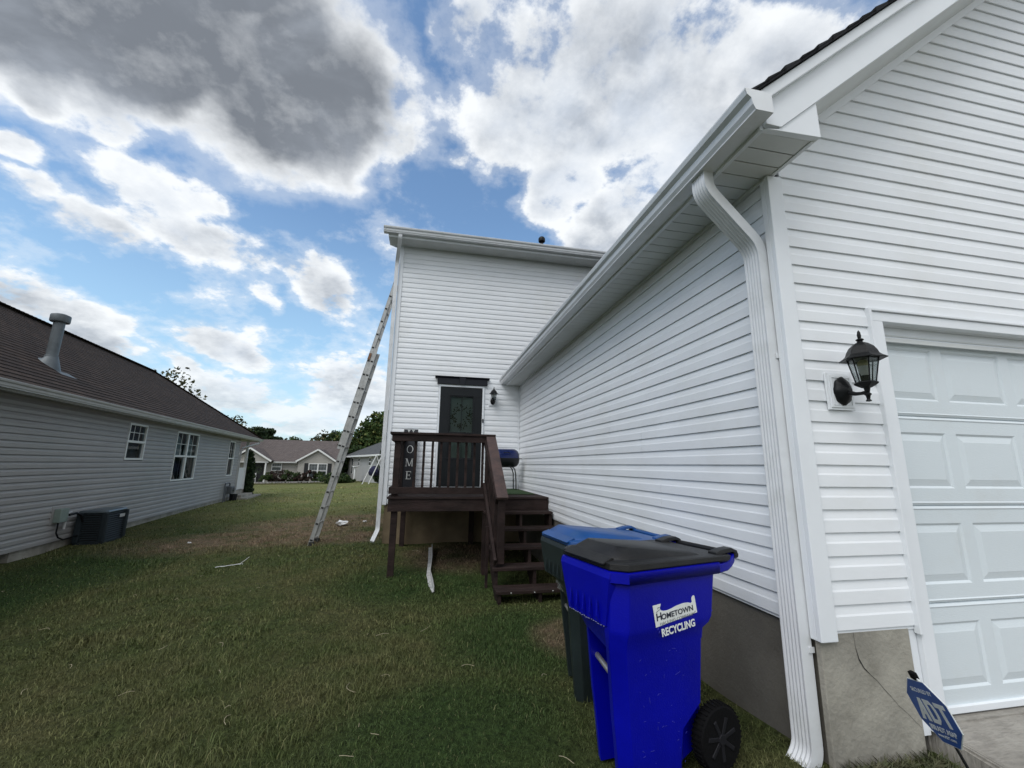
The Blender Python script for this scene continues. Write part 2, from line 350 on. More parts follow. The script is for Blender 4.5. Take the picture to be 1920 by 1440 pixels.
def siding(mb, O, A, N, z0, z1, ext, openings=(), e=.1117, zref=.139, dep=.0115, pocket=0.0):
    """dutch-lap courses with a real butt edge; ext(z) -> (a0, a1); openings (a0, a1, z0, z1)"""
    O = Vector(O); A = Vector(A); N = Vector(N)
    k0 = math.floor((z0 - zref) / e) - 1; k1 = math.ceil((z1 - zref) / e) + 1
    for k in range(k0, k1):
        b = zref + k * e; pk = (k > k0)
        prof = [(b, dep - .0025), (b, dep), (b + .52 * e, dep - .0012), (b + .60 * e, dep * .62), (b + .985 * e, .0012), (b + e + pocket, .0008)]
        prof = ([(b + pocket, dep - .0026)] if pocket else [(b, .0015)]) + prof[1:] if not pocket else [(b + pocket, dep - .0026)] + prof
        for (za, oa), (zb, ob) in zip(prof[:-1], prof[1:]):
            if za > zb:                                     # inner face of the butt, hidden pocket above it
                if za > z0 and za < z1:
                    for (l, h) in [ext(za)]: 
                        if not any(op[2] < za < op[3] for op in openings) and h > l: mb.add([O + A * l + N * oa + Z * za, O + A * h + N * oa + Z * za, O + A * h + N * ob + Z * zb, O + A * l + N * ob + Z * zb], [(0, 1, 2, 3)])
                continue
            if zb <= z0 or za >= z1: 
                if not (za == zb and z0 <= za <= z1): continue
            cuts = sorted({za, zb} | {z for op in openings for z in op[2:4] if za < z < zb} | ({z0} if za < z0 < zb else set()) | ({z1} if za < z1 < zb else set()))
            if za == zb: cuts = [za, zb]
            for c0, c1 in zip(cuts[:-1], cuts[1:]):
                if c1 < z0 + 1e-9 and za != zb or c0 > z1 - 1e-9 and za != zb: continue
                t0 = 0 if zb == za else (c0 - za) / (zb - za); t1 = 1 if zb == za else (c1 - za) / (zb - za)
                o0 = oa + (ob - oa) * t0; o1 = oa + (ob - oa) * t1
                L0, H0 = ext(c0); L1, H1 = ext(c1)
                if H0 <= L0 and H1 <= L1: continue
                segs = [((L0, L1), (H0, H1))]; mid = (c0 + c1) / 2
                for op in openings:
                    if op[2] < mid < op[3]:
                        ns = []
                        for (l, h) in segs:
                            lo, hi = op[0], op[1]
                            if hi <= l[0] or lo >= h[0]: ns.append((l, h)); continue
                            if lo > l[0]: ns.append((l, (lo, lo)))
                            if hi < h[0]: ns.append(((hi, hi), h))
                        segs = ns
                for (l, h) in segs:
                    mb.add([O + A * l[0] + N * o0 + Z * c0, O + A * h[0] + N * o0 + Z * c0, O + A * h[1] + N * o1 + Z * c1, O + A * l[1] + N * o1 + Z * c1], [(0, 1, 2, 3)])
    return mb

# ------------------------------------------------------------------ lie of the land
GP = np.array([(1.87, 1.83, -1.33), (1.1, 2.1, -1.37), (1.05, 2.9, -1.43), (.95, 5.1, -1.57), (-.44, 6.45, -1.575), (-.4, 8.5, -1.50), (-.88, 8.5, -1.475), (1.8, 8.5, -1.5), (-2.16, 8.9, -1.575),
    (-6.7, 8.7, -1.715), (-7.26, 12.6, -1.68), (-8.1, 18.8, -1.66), (-5.5, 3, -1.72), (0, -1, -1.40), (-3, 2, -1.55), (3.5, -1, -1.36), (-8.7, 28, -1.66), (-6, 24, -1.62), (-3.5, 31, -1.42), (-2, 20, -1.50), (0, 16, -1.45),
    (-16, 44, -2.12), (-10, 44, -1.98), (-17, 34, -1.95), (-9, 34, -1.82), (-6, 46, -1.78), (0, 30, -1.4), (6, 40, -1.5), (-30, 46, -2.3), (-14, 22, -1.8), (8, 6, -1.4), (8, 20, -1.5), (-20, 10, -1.9), (6, -10, -1.4), (-12, -8, -1.8)])
def _tps():
    X = GP[:, :2]; d = np.linalg.norm(X[:, None] - X[None], axis=2); K = np.where(d > 0, d * d * np.log(np.maximum(d, 1e-9)), 0) + np.eye(len(X)) * .02
    Pm = np.c_[np.ones(len(X)), X]; A = np.block([[K, Pm], [Pm.T, np.zeros((3, 3))]]); return np.linalg.solve(A, np.r_[GP[:, 2], 0, 0, 0])
_w = _tps()
def gz(x, y):
    x = np.atleast_1d(np.asarray(x, float)); y = np.atleast_1d(np.asarray(y, float)); sh = x.shape; x = x.ravel(); y = y.ravel()
    xc = np.clip(x, -34, 14); yc = np.clip(y, -12, 50)
    d = np.hypot(xc[:, None] - GP[None, :, 0], yc[:, None] - GP[None, :, 1]); K = np.where(d > 0, d * d * np.log(np.maximum(d, 1e-9)), 0)
    z = K @ _w[:-3] + _w[-3] + _w[-2] * xc + _w[-1] * yc
    far = np.clip((np.hypot(x - xc, y - yc)) / 40, 0, 1); z = z * (1 - far) + far * -2.2
    return z.reshape(sh)
def g1(x, y): return float(gz(x, y)[0])

# ================================================================== GROUND
def lin(a, b, st): return list(np.arange(a, b, st))
gx = np.array([-600, -300, -150, -90, -60] + lin(-45, -12, 2.5) + lin(-12, -9, .6) + lin(-9, 4, .16) + lin(4, 12, 1.0) + [14, 20, 40, 80, 200, 600])
gy = np.array([-400, -150, -60, -25] + lin(-12, -1, 1.5) + lin(-1, 12, .16) + lin(12, 30, .5) + lin(30, 60, 2) + [70, 100, 180, 350, 800])
GX, GY = np.meshgrid(gx, gy)
bumps = .010 * np.sin(GX * 3.1 + 1.3 * np.sin(GY * 2.2)) + .008 * np.sin(GY * 4.3 + 2 * np.sin(GX * 1.7))
GZ = gz(GX, GY) + bumps * (np.hypot(GX, GY) < 14)
me = bpy.data.meshes.new('lawn'); ny, nx = GX.shape
idx = np.arange(nx * ny).reshape(ny, nx); quads = np.stack([idx[:-1, :-1], idx[:-1, 1:], idx[1:, 1:], idx[1:, :-1]], -1).reshape(-1, 4)
me.from_pydata(np.stack([GX, GY, GZ], -1).reshape(-1, 3).tolist(), [], quads.tolist()); me.update()
for p in me.polygons: p.use_smooth = True

def grass_colour(t, pos, tint=None):
    """lawn colour from the place on the lawn: dry and bare patches with shapes of their own"""
    x, y, z = t.sep(pos)
    n1 = t.noise(pos, .55, 5, .6); n2 = t.noise(pos, 2.6, 5, .62); n3 = t.noise(pos, 9, 4, .6)
    def blob(cx, cy, rx, ry, a=0.0):
        qx = t.math('SUBTRACT', x, cx); qy = t.math('SUBTRACT', y, cy); ca, sa = math.cos(a), math.sin(a)
        u = t.math('DIVIDE', t.math('ADD', t.math('MULTIPLY', qx, ca), t.math('MULTIPLY', qy, sa)), rx); v = t.math('DIVIDE', t.math('SUBTRACT', t.math('MULTIPLY', qy, ca), t.math('MULTIPLY', qx, sa)), ry)
        return t.maprange(t.math('ADD', t.math('MULTIPLY', u, u), t.math('MULTIPLY', v, v)), 1.6, .15, 0, 1, smooth=True)
    bare = None
    for b_ in [(-1.8, 12.2, 3.0, 1.5, .05), (-3.6, 10.3, 2.4, 1.3, .3), (-1.6, 9.6, 1.2, .8, 0), (.6, 7.6, .9, 1.0, 0), (1.35, 3.9, .35, .5, 0)]:
        v = blob(*b_); bare = v if bare is None else t.math('MAXIMUM', bare, v)
    bare = t.math('MULTIPLY', bare, t.maprange(n2.outputs['Fac'], .33, .60, .25, 1.1), clamp=True)
    lush = None
    for b_ in [(-5.3, 7.2, 1.1, 6.0, -.12), (.1, 6.2, 1.3, .9, 0), (.9, 4.0, .7, .8, 0), (-.6, 9.2, 1.0, .4, 0), (.2, 2.6, .7, .6, 0)]:
        v = blob(*b_); lush = v if lush is None else t.math('MAXIMUM', lush, v)
    lush = t.math('MULTIPLY', lush, t.maprange(n2.outputs['Fac'], .35, .62, .5, 1.0), clamp=True)
    dry = t.math('ADD', t.math('MULTIPLY', t.maprange(n1.outputs['Fac'], .38, .62), .55), t.math('MULTIPLY', t.maprange(n2.outputs['Fac'], .36, .64), .5), clamp=True)
    dry = t.math('MULTIPLY', dry, t.math('SUBTRACT', 1.0, t.math('MULTIPLY', lush, .8)))
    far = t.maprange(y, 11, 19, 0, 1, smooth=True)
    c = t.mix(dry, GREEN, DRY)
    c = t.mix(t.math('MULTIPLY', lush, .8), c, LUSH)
    c = t.mix(far, c, FARLIT)  # stronger light on the open far lawn is put into its colour
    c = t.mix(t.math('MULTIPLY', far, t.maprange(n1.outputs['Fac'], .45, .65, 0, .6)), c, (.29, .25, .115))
    c = t.mix(t.math('MULTIPLY', bare, .85), c, BARE)
    return c, bare, n3
GREEN = (.066, .095, .028); DRY = (.124, .122, .050); LUSH = (.038, .074, .021); FARLIT = (.200, .225, .080); BARE = (.235, .165, .112)
m = bpy.data.materials.new('lawn'); m.use_nodes = True; t = NT(m.node_tree); b = t.n['Principled BSDF']
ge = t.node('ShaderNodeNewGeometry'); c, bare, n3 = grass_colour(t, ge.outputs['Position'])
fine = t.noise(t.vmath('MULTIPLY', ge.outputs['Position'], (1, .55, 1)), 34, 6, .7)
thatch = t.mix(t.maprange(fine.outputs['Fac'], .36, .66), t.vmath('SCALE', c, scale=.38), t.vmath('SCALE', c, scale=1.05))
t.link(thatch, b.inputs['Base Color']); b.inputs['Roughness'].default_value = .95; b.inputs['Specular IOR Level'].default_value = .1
bp = t.node('ShaderNodeBump'); bp.inputs['Strength'].default_value = 1.0; bp.inputs['Distance'].default_value = .05
t.link(t.math('ADD', fine.outputs['Fac'], t.math('MULTIPLY', n3.outputs['Fac'], 1.5)), bp.inputs['Height']); t.link(bp.outputs[0], b.inputs['Normal'])
me.materials.append(m); lawn = bpy.data.objects.new('ground', me); C.objects.link(lawn); tag(lawn, kind='structure')

# blades
def blades(regs):
    P = []
    for (x0, x1, y0, y1, dn, hgt, wid) in regs:
        n = int((x1 - x0) * (y1 - y0) * dn); x = rng.uniform(x0, x1, n); y = rng.uniform(y0, y1, n)
        keep = (x < 1.86) | (y < 1.83); keep &= ~((x > -.80) & (y > 8.60)); keep &= ~((x > 2.45) & (y < 1.9)); keep &= (x > -45) 
        L_ = x * (-.990) + y * (-.141); keep &= L_ < 5.40                      # in front of the neighbour's wall
        # clumps
        cl = np.sin(x * 9 + 3 * np.sin(y * 5)) + np.sin(y * 11 + 2 * np.sin(x * 7)); keep &= rng.random(n) < (.62 + .2 * cl)
        pit = (x > -.7) & (x < 1.85) & (y > 6.5) & (y < 8.6); keep &= ~pit | (rng.random(n) < .35)
        x = x[keep]; y = y[keep]; k = len(x)
        P.append(np.c_[x, y, np.full(k, hgt), np.full(k, wid)])
    return np.concatenate(P)
B_ = blades([(-2.6, 2.5, 1.0, 2.6, 20000, .034, .0026), (-4.6, 1.9, 2.6, 4.4, 10500, .036, .0037), (-6.6, 1.9, 4.4, 7.0, 3800, .040, .0066), (-8.6, 1.9, 7.0, 11.0, 1600, .042, .0100), (-9.5, -.8, 11.0, 17.0, 330, .05, .016), (-14, -.8, 17.0, 30.0, 80, .055, .034)])
n = len(B_); x, y = B_[:, 0], B_[:, 1]; z = gz(x, y) - .006 + (.010 * np.sin(x * 3.1 + 1.3 * np.sin(y * 2.2)) + .008 * np.sin(y * 4.3 + 2 * np.sin(x * 1.7)))
cc = rng.uniform([-8, 1], [2, 12], (420, 2)); ccr = rng.uniform(.06, .22, 420); cca = rng.uniform(.1, .75, 420); clump = np.ones(n)
for (cx_, cy_), r_, a_ in zip(cc, ccr, cca): q_ = np.abs(x - cx_) + np.abs(y - cy_) < r_ * 3; clump[q_] += a_ * np.exp(-((x[q_] - cx_) ** 2 + (y[q_] - cy_) ** 2) / r_ ** 2)
h = clump * B_[:, 2] * (rng.uniform(.45, 1.25, n) + (rng.random(n) > .97) * .7) * (.9 + .35 * np.sin(x * 2.3 + np.sin(y * 3)) * np.sin(y * 1.7 + np.sin(x * 2.9))); wd = B_[:, 3] * rng.uniform(.6, 1.3, n)
az = rng.uniform(0, 2 * math.pi, n); la = rng.uniform(0, 2 * math.pi, n); ln = rng.uniform(.15, 1.25, n) ** 1.0 * h
wx, wy = np.cos(az) * wd / 2, np.sin(az) * wd / 2; lx, ly = np.cos(la) * ln, np.sin(la) * ln
V = np.empty((n, 5, 3))
V[:, 0] = np.c_[x - wx, y - wy, z]; V[:, 1] = np.c_[x + wx, y + wy, z]
V[:, 2] = np.c_[x + wx * .8 + lx * .35, y + wy * .8 + ly * .35, z + h * .6]; V[:, 3] = np.c_[x - wx * .8 + lx * .35, y - wy * .8 + ly * .35, z + h * .6]
V[:, 4] = np.c_[x + lx, y + ly, z + h * np.clip(1.0 - .35 * (ln / h) ** 2, .35, 1)]
i0 = np.arange(n) * 5
loops = np.concatenate([np.stack([i0, i0 + 1, i0 + 2, i0 + 3, i0 + 3, i0 + 2, i0 + 4], 1)]).reshape(-1)
me = bpy.data.meshes.new('grass'); me.vertices.add(n * 5); me.vertices.foreach_set('co', V.reshape(-1)); me.loops.add(n * 7); me.loops.foreach_set('vertex_index', loops)
me.polygons.add(n * 2); me.polygons.foreach_set('loop_start', np.stack([np.arange(n) * 7, np.arange(n) * 7 + 4], 1).reshape(-1)); me.polygons.foreach_set('loop_total', np.tile([4, 3], n))
me.update(calc_edges=True)
at = me.attributes.new('tint', 'FLOAT', 'POINT'); at.data.foreach_set('value', np.repeat(rng.random(n), 5).astype(np.float32))
m = bpy.data.materials.new('grass_blades'); m.use_nodes = True; t = NT(m.node_tree); b = t.n['Principled BSDF']
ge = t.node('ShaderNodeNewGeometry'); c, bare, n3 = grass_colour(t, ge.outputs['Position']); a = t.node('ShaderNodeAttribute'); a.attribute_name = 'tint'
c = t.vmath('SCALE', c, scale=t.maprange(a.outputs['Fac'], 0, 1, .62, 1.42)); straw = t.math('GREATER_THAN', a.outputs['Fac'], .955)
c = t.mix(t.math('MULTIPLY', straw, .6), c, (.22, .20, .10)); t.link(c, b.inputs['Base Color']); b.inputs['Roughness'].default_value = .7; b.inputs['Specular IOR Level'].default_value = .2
me.materials.append(m); go = bpy.data.objects.new('grass', me); C.objects.link(go); tag(go, 'short mown grass, green with straw-coloured dry blades', 'grass', kind='stuff')

# dry stems and clippings lying on the lawn (uncountable)
mb = MB()
for i in range(60):
    yy = 1.3 + 9 * rng.random() ** 1.6; xx = rng.uniform(-.75 * yy - .6, min(.35 * yy + .3, 1.2)); zz = g1(xx, yy) + .035; a = rng.uniform(0, 6.28); L_ = rng.uniform(.02, .10) * (1 if i % 9 else 1.6); cv = rng.uniform(-1.2, 1.2)
    pts = [(xx + math.cos(a + cv * k / 4) * L_ * k / 4, yy + math.sin(a + cv * k / 4) * L_ * k / 4, zz + .006 * math.sin(k)) for k in range(5)]
    mb.tube(pts, .0009 + .00016 * yy, 4)
o = mb.build('dry_clippings', M_twine); tag(o, 'pale dry stems and clippings scattered over the lawn', 'clippings', kind='stuff')

# driveway slab
m = bpy.data.materials.new('broomed_concrete'); m.use_nodes = True; t = NT(m.node_tree); b = t.n['Principled BSDF']
ge = t.node('ShaderNodeNewGeometry'); n1 = t.noise(ge.outputs['Position'], 3.5, 7, .62); n2 = t.noise(t.vmath('MULTIPLY', ge.outputs['Position'], (1, 5, 1)), 11, 6, .7)
c = t.mix(t.maprange(n1.outputs['Fac'], .35, .65), (.215, .20, .175), (.36, .34, .305)); c = t.mix(t.maprange(n2.outputs['Fac'], .47, .62, 0, .45), c, (.15, .14, .125)); t.link(c, b.inputs['Base Color']); b.inputs['Roughness'].default_value = .92
bp = t.node('ShaderNodeBump'); bp.inputs['Strength'].default_value = .9; bp.inputs['Distance'].default_value = .012; t.link(n2.outputs['Fac'], bp.inputs['Height']); t.link(bp.outputs[0], b.inputs['Normal'])
mb = MB()
mb.add([(2.50, 1.93, -1.215), (9.5, 1.93, -1.215), (9.5, 1.45, -1.235), (2.51, 1.45, -1.26), (9.5, -9, -1.30), (2.60, -9, -1.36)], [(0, 3, 2, 1), (3, 5, 4, 2)])
for k, xg in enumerate((2.475, 2.492, 2.509)):                       # tooled ribs of the slab edge
    mb.beam((xg, 1.90, -1.222 - k * .001), (xg + .03, 1.40, -1.272), .011, .016)
mb.prism([(1.92, -1.222), (1.92, -1.50), (-9, -1.62), (-9, -1.37), (1.42, -1.272)], .03, (2.47, 0, 0), (0, 1, 0), (0, 0, 1), (1, 0, 0))
mb.box(2.46, 5.4, 1.86, 2.0, -1.45, -1.213)
dr = mb.build('driveway', m); tag(dr, kind='structure')

# ================================================================== HOUSE
house = empty('house', (0, 0, 0), 0, 'white vinyl-sided house with attached gabled garage, its side wall running back to a two-storey block', 'house')
XW, YF, YT = 1.880, 1.832, 8.614
def tube_rect(w_, d_): return [(-w_ / 2, -d_ / 2), (w_ / 2, -d_ / 2), (w_ / 2, d_ / 2), (-w_ / 2, d_ / 2)]
# walls
mb = MB(); siding(mb, (XW, 0, 0), (0, 1, 0), (-1, 0, 0), -.772, 1.69, lambda z: (1.866, YT), e=.1117, zref=.139)
mb.add([(XW + .004, 1.85, -.77), (XW + .004, 8.7, -.77), (XW + .004, 8.7, 1.72), (XW + .004, 1.85, 1.72)], [(0, 1, 2, 3)])
mb_side = mb; SIDE_PENDING = True
RX, RZ, RS, RIDGE = 2.300, 2.196, .8335, 5.75
def gab(z):
    a = 1.95 if z < RZ - .2 else RX + (z - RZ) / RS
    a = max(1.95, RX + (z - RZ) / RS) if z > 1.7 else 1.95
    b = 2 * RIDGE - 1.95 if z < 1.7 else 2 * RIDGE - max(1.95, RX + (z - RZ) / RS)
    return a, b
DX0, DX1, DZ = 2.447, 5.30, .905
mb = MB(); siding(mb, (0, YF, 0), (1, 0, 0), (0, -1, 0), -.770, 5.05, gab, openings=[(DX0, DX1, -5, DZ)], e=.1117, zref=.142)
mb.add([(1.95, YF + .003, .95), (2 * RIDGE - 1.95, YF + .003, .95), (2 * RIDGE - 1.95, YF + .003, 1.9), (RIDGE, YF + .003, 5.05), (1.95, YF + .003, 1.9)], [(0, 1, 2, 3, 4)])
mb.add([(1.95, YF + .003, -.77), (2.44, YF + .003, -.77), (2.44, YF + .003, .95), (1.95, YF + .003, .95)], [(0, 1, 2, 3)])
jr = random.Random(4)
def joints(mb, O, A, N, a0, a1, z0, z1, n, e=.1117, zref=.139):
    O = Vector(O); A = Vector(A); N = Vector(N)
    for i in range(n):
        k = math.floor((jr.uniform(z0, z1) - zref) / e / 2) * 2; a = jr.uniform(a0, a1); b = zref + k * e
        if b < z0 or b + 2 * e > z1: continue
        for kk in (0, 1):                                   # the overlapping panel end stands one skin proud over two courses
            q = b + kk * e
            pts = [(q, .0135), (q + .52 * e, .0123), (q + .60 * e, .0084), (q + .985 * e, .0012)]
            for (za, oa), (zb, ob) in zip(pts[:-1], pts[1:]):
                P = [O + A * (a + d_) + N * (o_ + h_) + Z * z_ for d_, h_ in ((0, .0002), (0, .0009), (.035, .0002)) for z_, o_ in ((za, oa), (zb, ob))]
                mb.add(P, [(0, 2, 3, 1), (2, 4, 5, 3)])
joints(mb_side, (XW, 0, 0), (0, 1, 0), (-1, 0, 0), 2.6, 8.0, -.7, 1.6, 10)
o = mb_side.build('garage_side_wall', M_siding, house); o['label'] = 'long garage side wall of white lap siding under the eave'
o = mb.build('garage_front_wall', M_siding, house); o['label'] = 'gabled garage front wall of white lap siding'
mb = MB(); siding(mb, (0, YT, 0), (1, 0, 0), (0, -1, 0), -.765, 4.66, lambda z: (-.745, 9.5), openings=[(.145, 1.115, -.455, 1.640)], e=.1117, zref=.148)
mb.box(-.80, 9.5, YT + .004, YT + .05, -.76, 4.68); mb.box(-.80, -.75, YT + .05, 16.5, -.76, 4.68)
o = mb.build('rear_block_front_wall', M_siding, house); o['label'] = 'two-storey block wall of white lap siding around the back door'
mb = MB(); siding(mb, (-.80, 0, 0), (0, 1, 0), (-1, 0, 0), -.765, 4.66, lambda z: (YT + .08, 16.5), e=.1117, zref=.148)
mb.build('rear_block_side_wall', M_siding, house)
# corner posts and J channels
mb = MB(); mb.box(1.853, 1.95, 1.806, 1.832, -.795, 1.686); mb.box(1.8535, 1.88, 1.832, 1.868, -.795, 1.686)
mb.build('corner_post', M_trim, house, bev=.004)
mb = MB(); mb.box(-.822, -.737, 8.588, 8.62, -.78, 4.655); mb.box(-.8215, -.79, 8.62, 8.70, -.78, 4.655); mb.build('corner_post', M_trim, house, bev=.004)
mb = MB(); mb.box(1.836, 1.866, 8.584, 8.60, -.44, 1.69); mb.box(1.853, 1.867, 8.570, 8.584, -.44, 1.69); mb.build('inside_corner_trim', M_trim, house)
# rake J trim on gable
mb = MB()
for sgn in (1, -1):
    X = lambda x: x if sgn == 1 else 2 * RIDGE - x
    mb.beam((X(RX - .02), YF - .016, RZ - .045), (X(RIDGE), YF - .016, RZ - .045 + RS * (RIDGE - RX + .02)), .05, .022, side=(-RS * sgn, 0, 1))
mb.build('rake_channel', M_trim, house)
# foundation
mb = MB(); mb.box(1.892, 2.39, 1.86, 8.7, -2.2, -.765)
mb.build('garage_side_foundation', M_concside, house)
mb = MB(); n_ = 40
cr = [(1.884, -.74), (2.398, -.74), (2.398, -1.8), (1.884, -1.8)]
mb.box(1.868, 2.398, 1.828, 1.86, -1.9, -.763); f0 = mb.build('garage_front_foundation', M_conc, house, bev=.006)
f0['label'] = 'grey concrete foundation corner with a long crack'
mb = MB()   # the crack
crk = [(2.06, -.765), (2.063, -.83), (2.075, -.885), (2.098, -.925), (2.130, -.955), (2.165, -.985), (2.20, -1.025), (2.235, -1.06), (2.27, -1.10), (2.31, -1.13), (2.345, -1.165), (2.385, -1.20)]
ws = [.0020, .0022, .0052, .0030, .0012, .0010, .0014, .0009, .0009, .0008, .0007, .0006]
top = [(x_, z_ + w_ * 0.9) for (x_, z_), w_ in zip(crk, ws)]; botm = [(x_ - w_ * .6, z_ - w_ * .6) for (x_, z_), w_ in zip(crk, ws)]
for i in range(len(crk) - 1): mb.add([(top[i][0], 1.826, top[i][1]), (top[i + 1][0], 1.826, top[i + 1][1]), (botm[i + 1][0], 1.826, botm[i + 1][1]), (botm[i][0], 1.826, botm[i][1])], [(0, 1, 2, 3)])
ck = mb.build('crack', M_acdark, f0)
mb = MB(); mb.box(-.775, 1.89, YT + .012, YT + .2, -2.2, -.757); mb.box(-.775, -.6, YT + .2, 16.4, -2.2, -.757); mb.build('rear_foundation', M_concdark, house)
# driveway-side jambs and casing of the garage door
gd = MB(); OZ = .32
gd.box(2.40, 2.445, 1.835, 1.90, -1.24, DZ)            # jamb below siding
frame_o = gd.build('garage_door_jamb', M_trim, house)
mb = MB(); mb.box(2.432, 2.449, 1.800, 1.832, -.790, DZ + .018); mb.box(2.449, 2.53, 1.811, 1.88, -1.225, .848); mb.box(2.449, DX1 + .1, 1.811, 1.86, .848, DZ); mb.box(2.449, DX1 + .1, 1.800, 1.832, DZ + .002, DZ + .018)
mb.box(2.53, 2.565, 1.842, 1.90, -1.222, .846); mb.box(2.53, DX1, 1.86, 2.05, .846, .905)
mb.box(2.565, 2.60, 1.884, 1.93, -1.218, .80); mb.box(2.565, DX1, 1.884, 1.902, .775, .846)
mb.build('garage_door_casing', M_trim, house, bev=.003)
gdo = MB()
def panel(mb, x0, x1, z0, z1, y, dep=.008, bw=.045):
    """raised-edge recessed panel pressed into a steel section, open-topped ring of bevels"""
    rr = [(0, 0.0), (.012, dep), (bw, dep * .15), (bw + .004, 0.0)]
    prev = None; rings = []
    for ins, dp in rr: rings.append([(x0 + ins, y + dp, z0 + ins), (x1 - ins, y + dp, z0 + ins), (x1 - ins, y + dp, z1 - ins), (x0 + ins, y + dp, z1 - ins)])
    mb.rings([[Vector(v) for v in r_] for r_ in rings], cap=False); mb.add(rings[-1], [(0, 1, 2, 3)])
for k in range(4):
    zt = OZ + .505 * (1 - k); zb = zt - .505; yb = 1.908
    cuts = []
    xs = [2.523 - .547 + .547 * i for i in range(0, 8)]
    # face with openings for panels
    xl, xr = 2.56, DX1 + .02
    z_in0, z_in1 = zb + .095, zt - .095
    gdo.add([(xl, yb, zb + .022), (xr, yb, zb + .022), (xr, yb, z_in0), (xl, yb, z_in0)], [(0, 1, 2, 3)])
    gdo.add([(xl, yb, z_in1), (xr, yb, z_in1), (xr, yb, zt - .022), (xl, yb, zt - .022)], [(0, 1, 2, 3)])
    last = xl
    for i in range(8):
        p0 = 2.523 + .547 * i; p1 = p0 + .467
        if p0 > xr - .2: break
        p0c = max(p0, xl); p1c = min(p1, xr)
        if p0c > last: gdo.add([(last, yb, z_in0), (p0c, yb, z_in0), (p0c, yb, z_in1), (last, yb, z_in1)], [(0, 1, 2, 3)])
        if p1 <= xr and p0 >= xl - .06: panel(gdo, p0, p1, z_in0, z_in1, yb)
        last = p1c
    gdo.add([(last, yb, z_in0), (xr, yb, z_in0), (xr, yb, z_in1), (last, yb, z_in1)], [(0, 1, 2, 3)]) if last < xr else None
    # rounded tongue-and-groove joint
    for (za, ya), (zb2, yb2) in zip([(zt, yb + .012), (zt - .004, yb + .002), (zt - .016, yb - .004), (zt - .022, yb)], [(zt - .004, yb + .002), (zt - .016, yb - .004), (zt - .022, yb), (zt - .022, yb)]):
        gdo.add([(xl, yb2, zb2), (xr, yb2, zb2), (xr, ya, za), (xl, ya, za)], [(0, 1, 2, 3)])
    for (za, ya), (zb2, yb2) in zip([(zb, yb + .012), (zb + .004, yb + .002), (zb + .016, yb - .004)], [(zb + .004, yb + .002), (zb + .016, yb - .004), (zb + .022, yb)]):
        gdo.add([(xl, ya, za), (xr, ya, za), (xr, yb2, zb2), (xl, yb2, zb2)], [(0, 1, 2, 3)])
gdo.box(2.56, DX1 + .02, 1.925, 1.95, -1.21, .84)
gdoor = gdo.build('garage_door', M_gdoor, house); gdoor['label'] = 'white sectional garage door with pressed rectangular panels'
mb = MB(); mb.box(2.56, DX1, 1.893, 1.915, -1.205, -1.172); mb.build('bottom_seal', M_trim, gdoor, bev=.003)
mb = MB(); mb.box(2.565, DX1, 1.880, 1.8835, .790, .799); mb.box(2.565, DX1, 1.87, 1.882, .752, .776); mb.build('weather_strip', M_soffit, house)

# ---- garage eave: soffit, fascia, return, gutter, rake
mb = MB()
y = 1.545
while y < 8.6:
    y2 = min(y + .1015, 8.612); mb.box(1.585, 1.876, y + .0035, y2 - .0035, 1.690, 1.700); y = y2
mb.box(1.585, 1.88, 1.53, 8.61, 1.708, 1.716); mb.box(1.585, 1.90, 1.530, 1.546, 1.689, 1.70); mb.box(1.852, 1.880, 1.833, 8.6, 1.668, 1.689)
mb.build('soffit', M_soffit, house)
mb = MB(); mb.box(1.560, 1.584, 1.53, 8.612, 1.684, 1.90); mb.build('eave_fascia', M_trim, house, bev=.002)
fz = lambda X: 1.908 + .8335 * (X - 1.907)
mb = MB()
mb.prism([(1.572, 1.678), (1.650, 1.691), (1.907, 1.908), (1.907, 1.690)], .030, (0, 1.510, 0)); mb.box(1.877, 1.907, 1.54, 1.832, 1.690, 1.93)
mb.box(1.877, 1.895, 1.541, 1.80, 1.684, 1.6895); mb.build('eave_return', M_trim, house, bev=.0015)
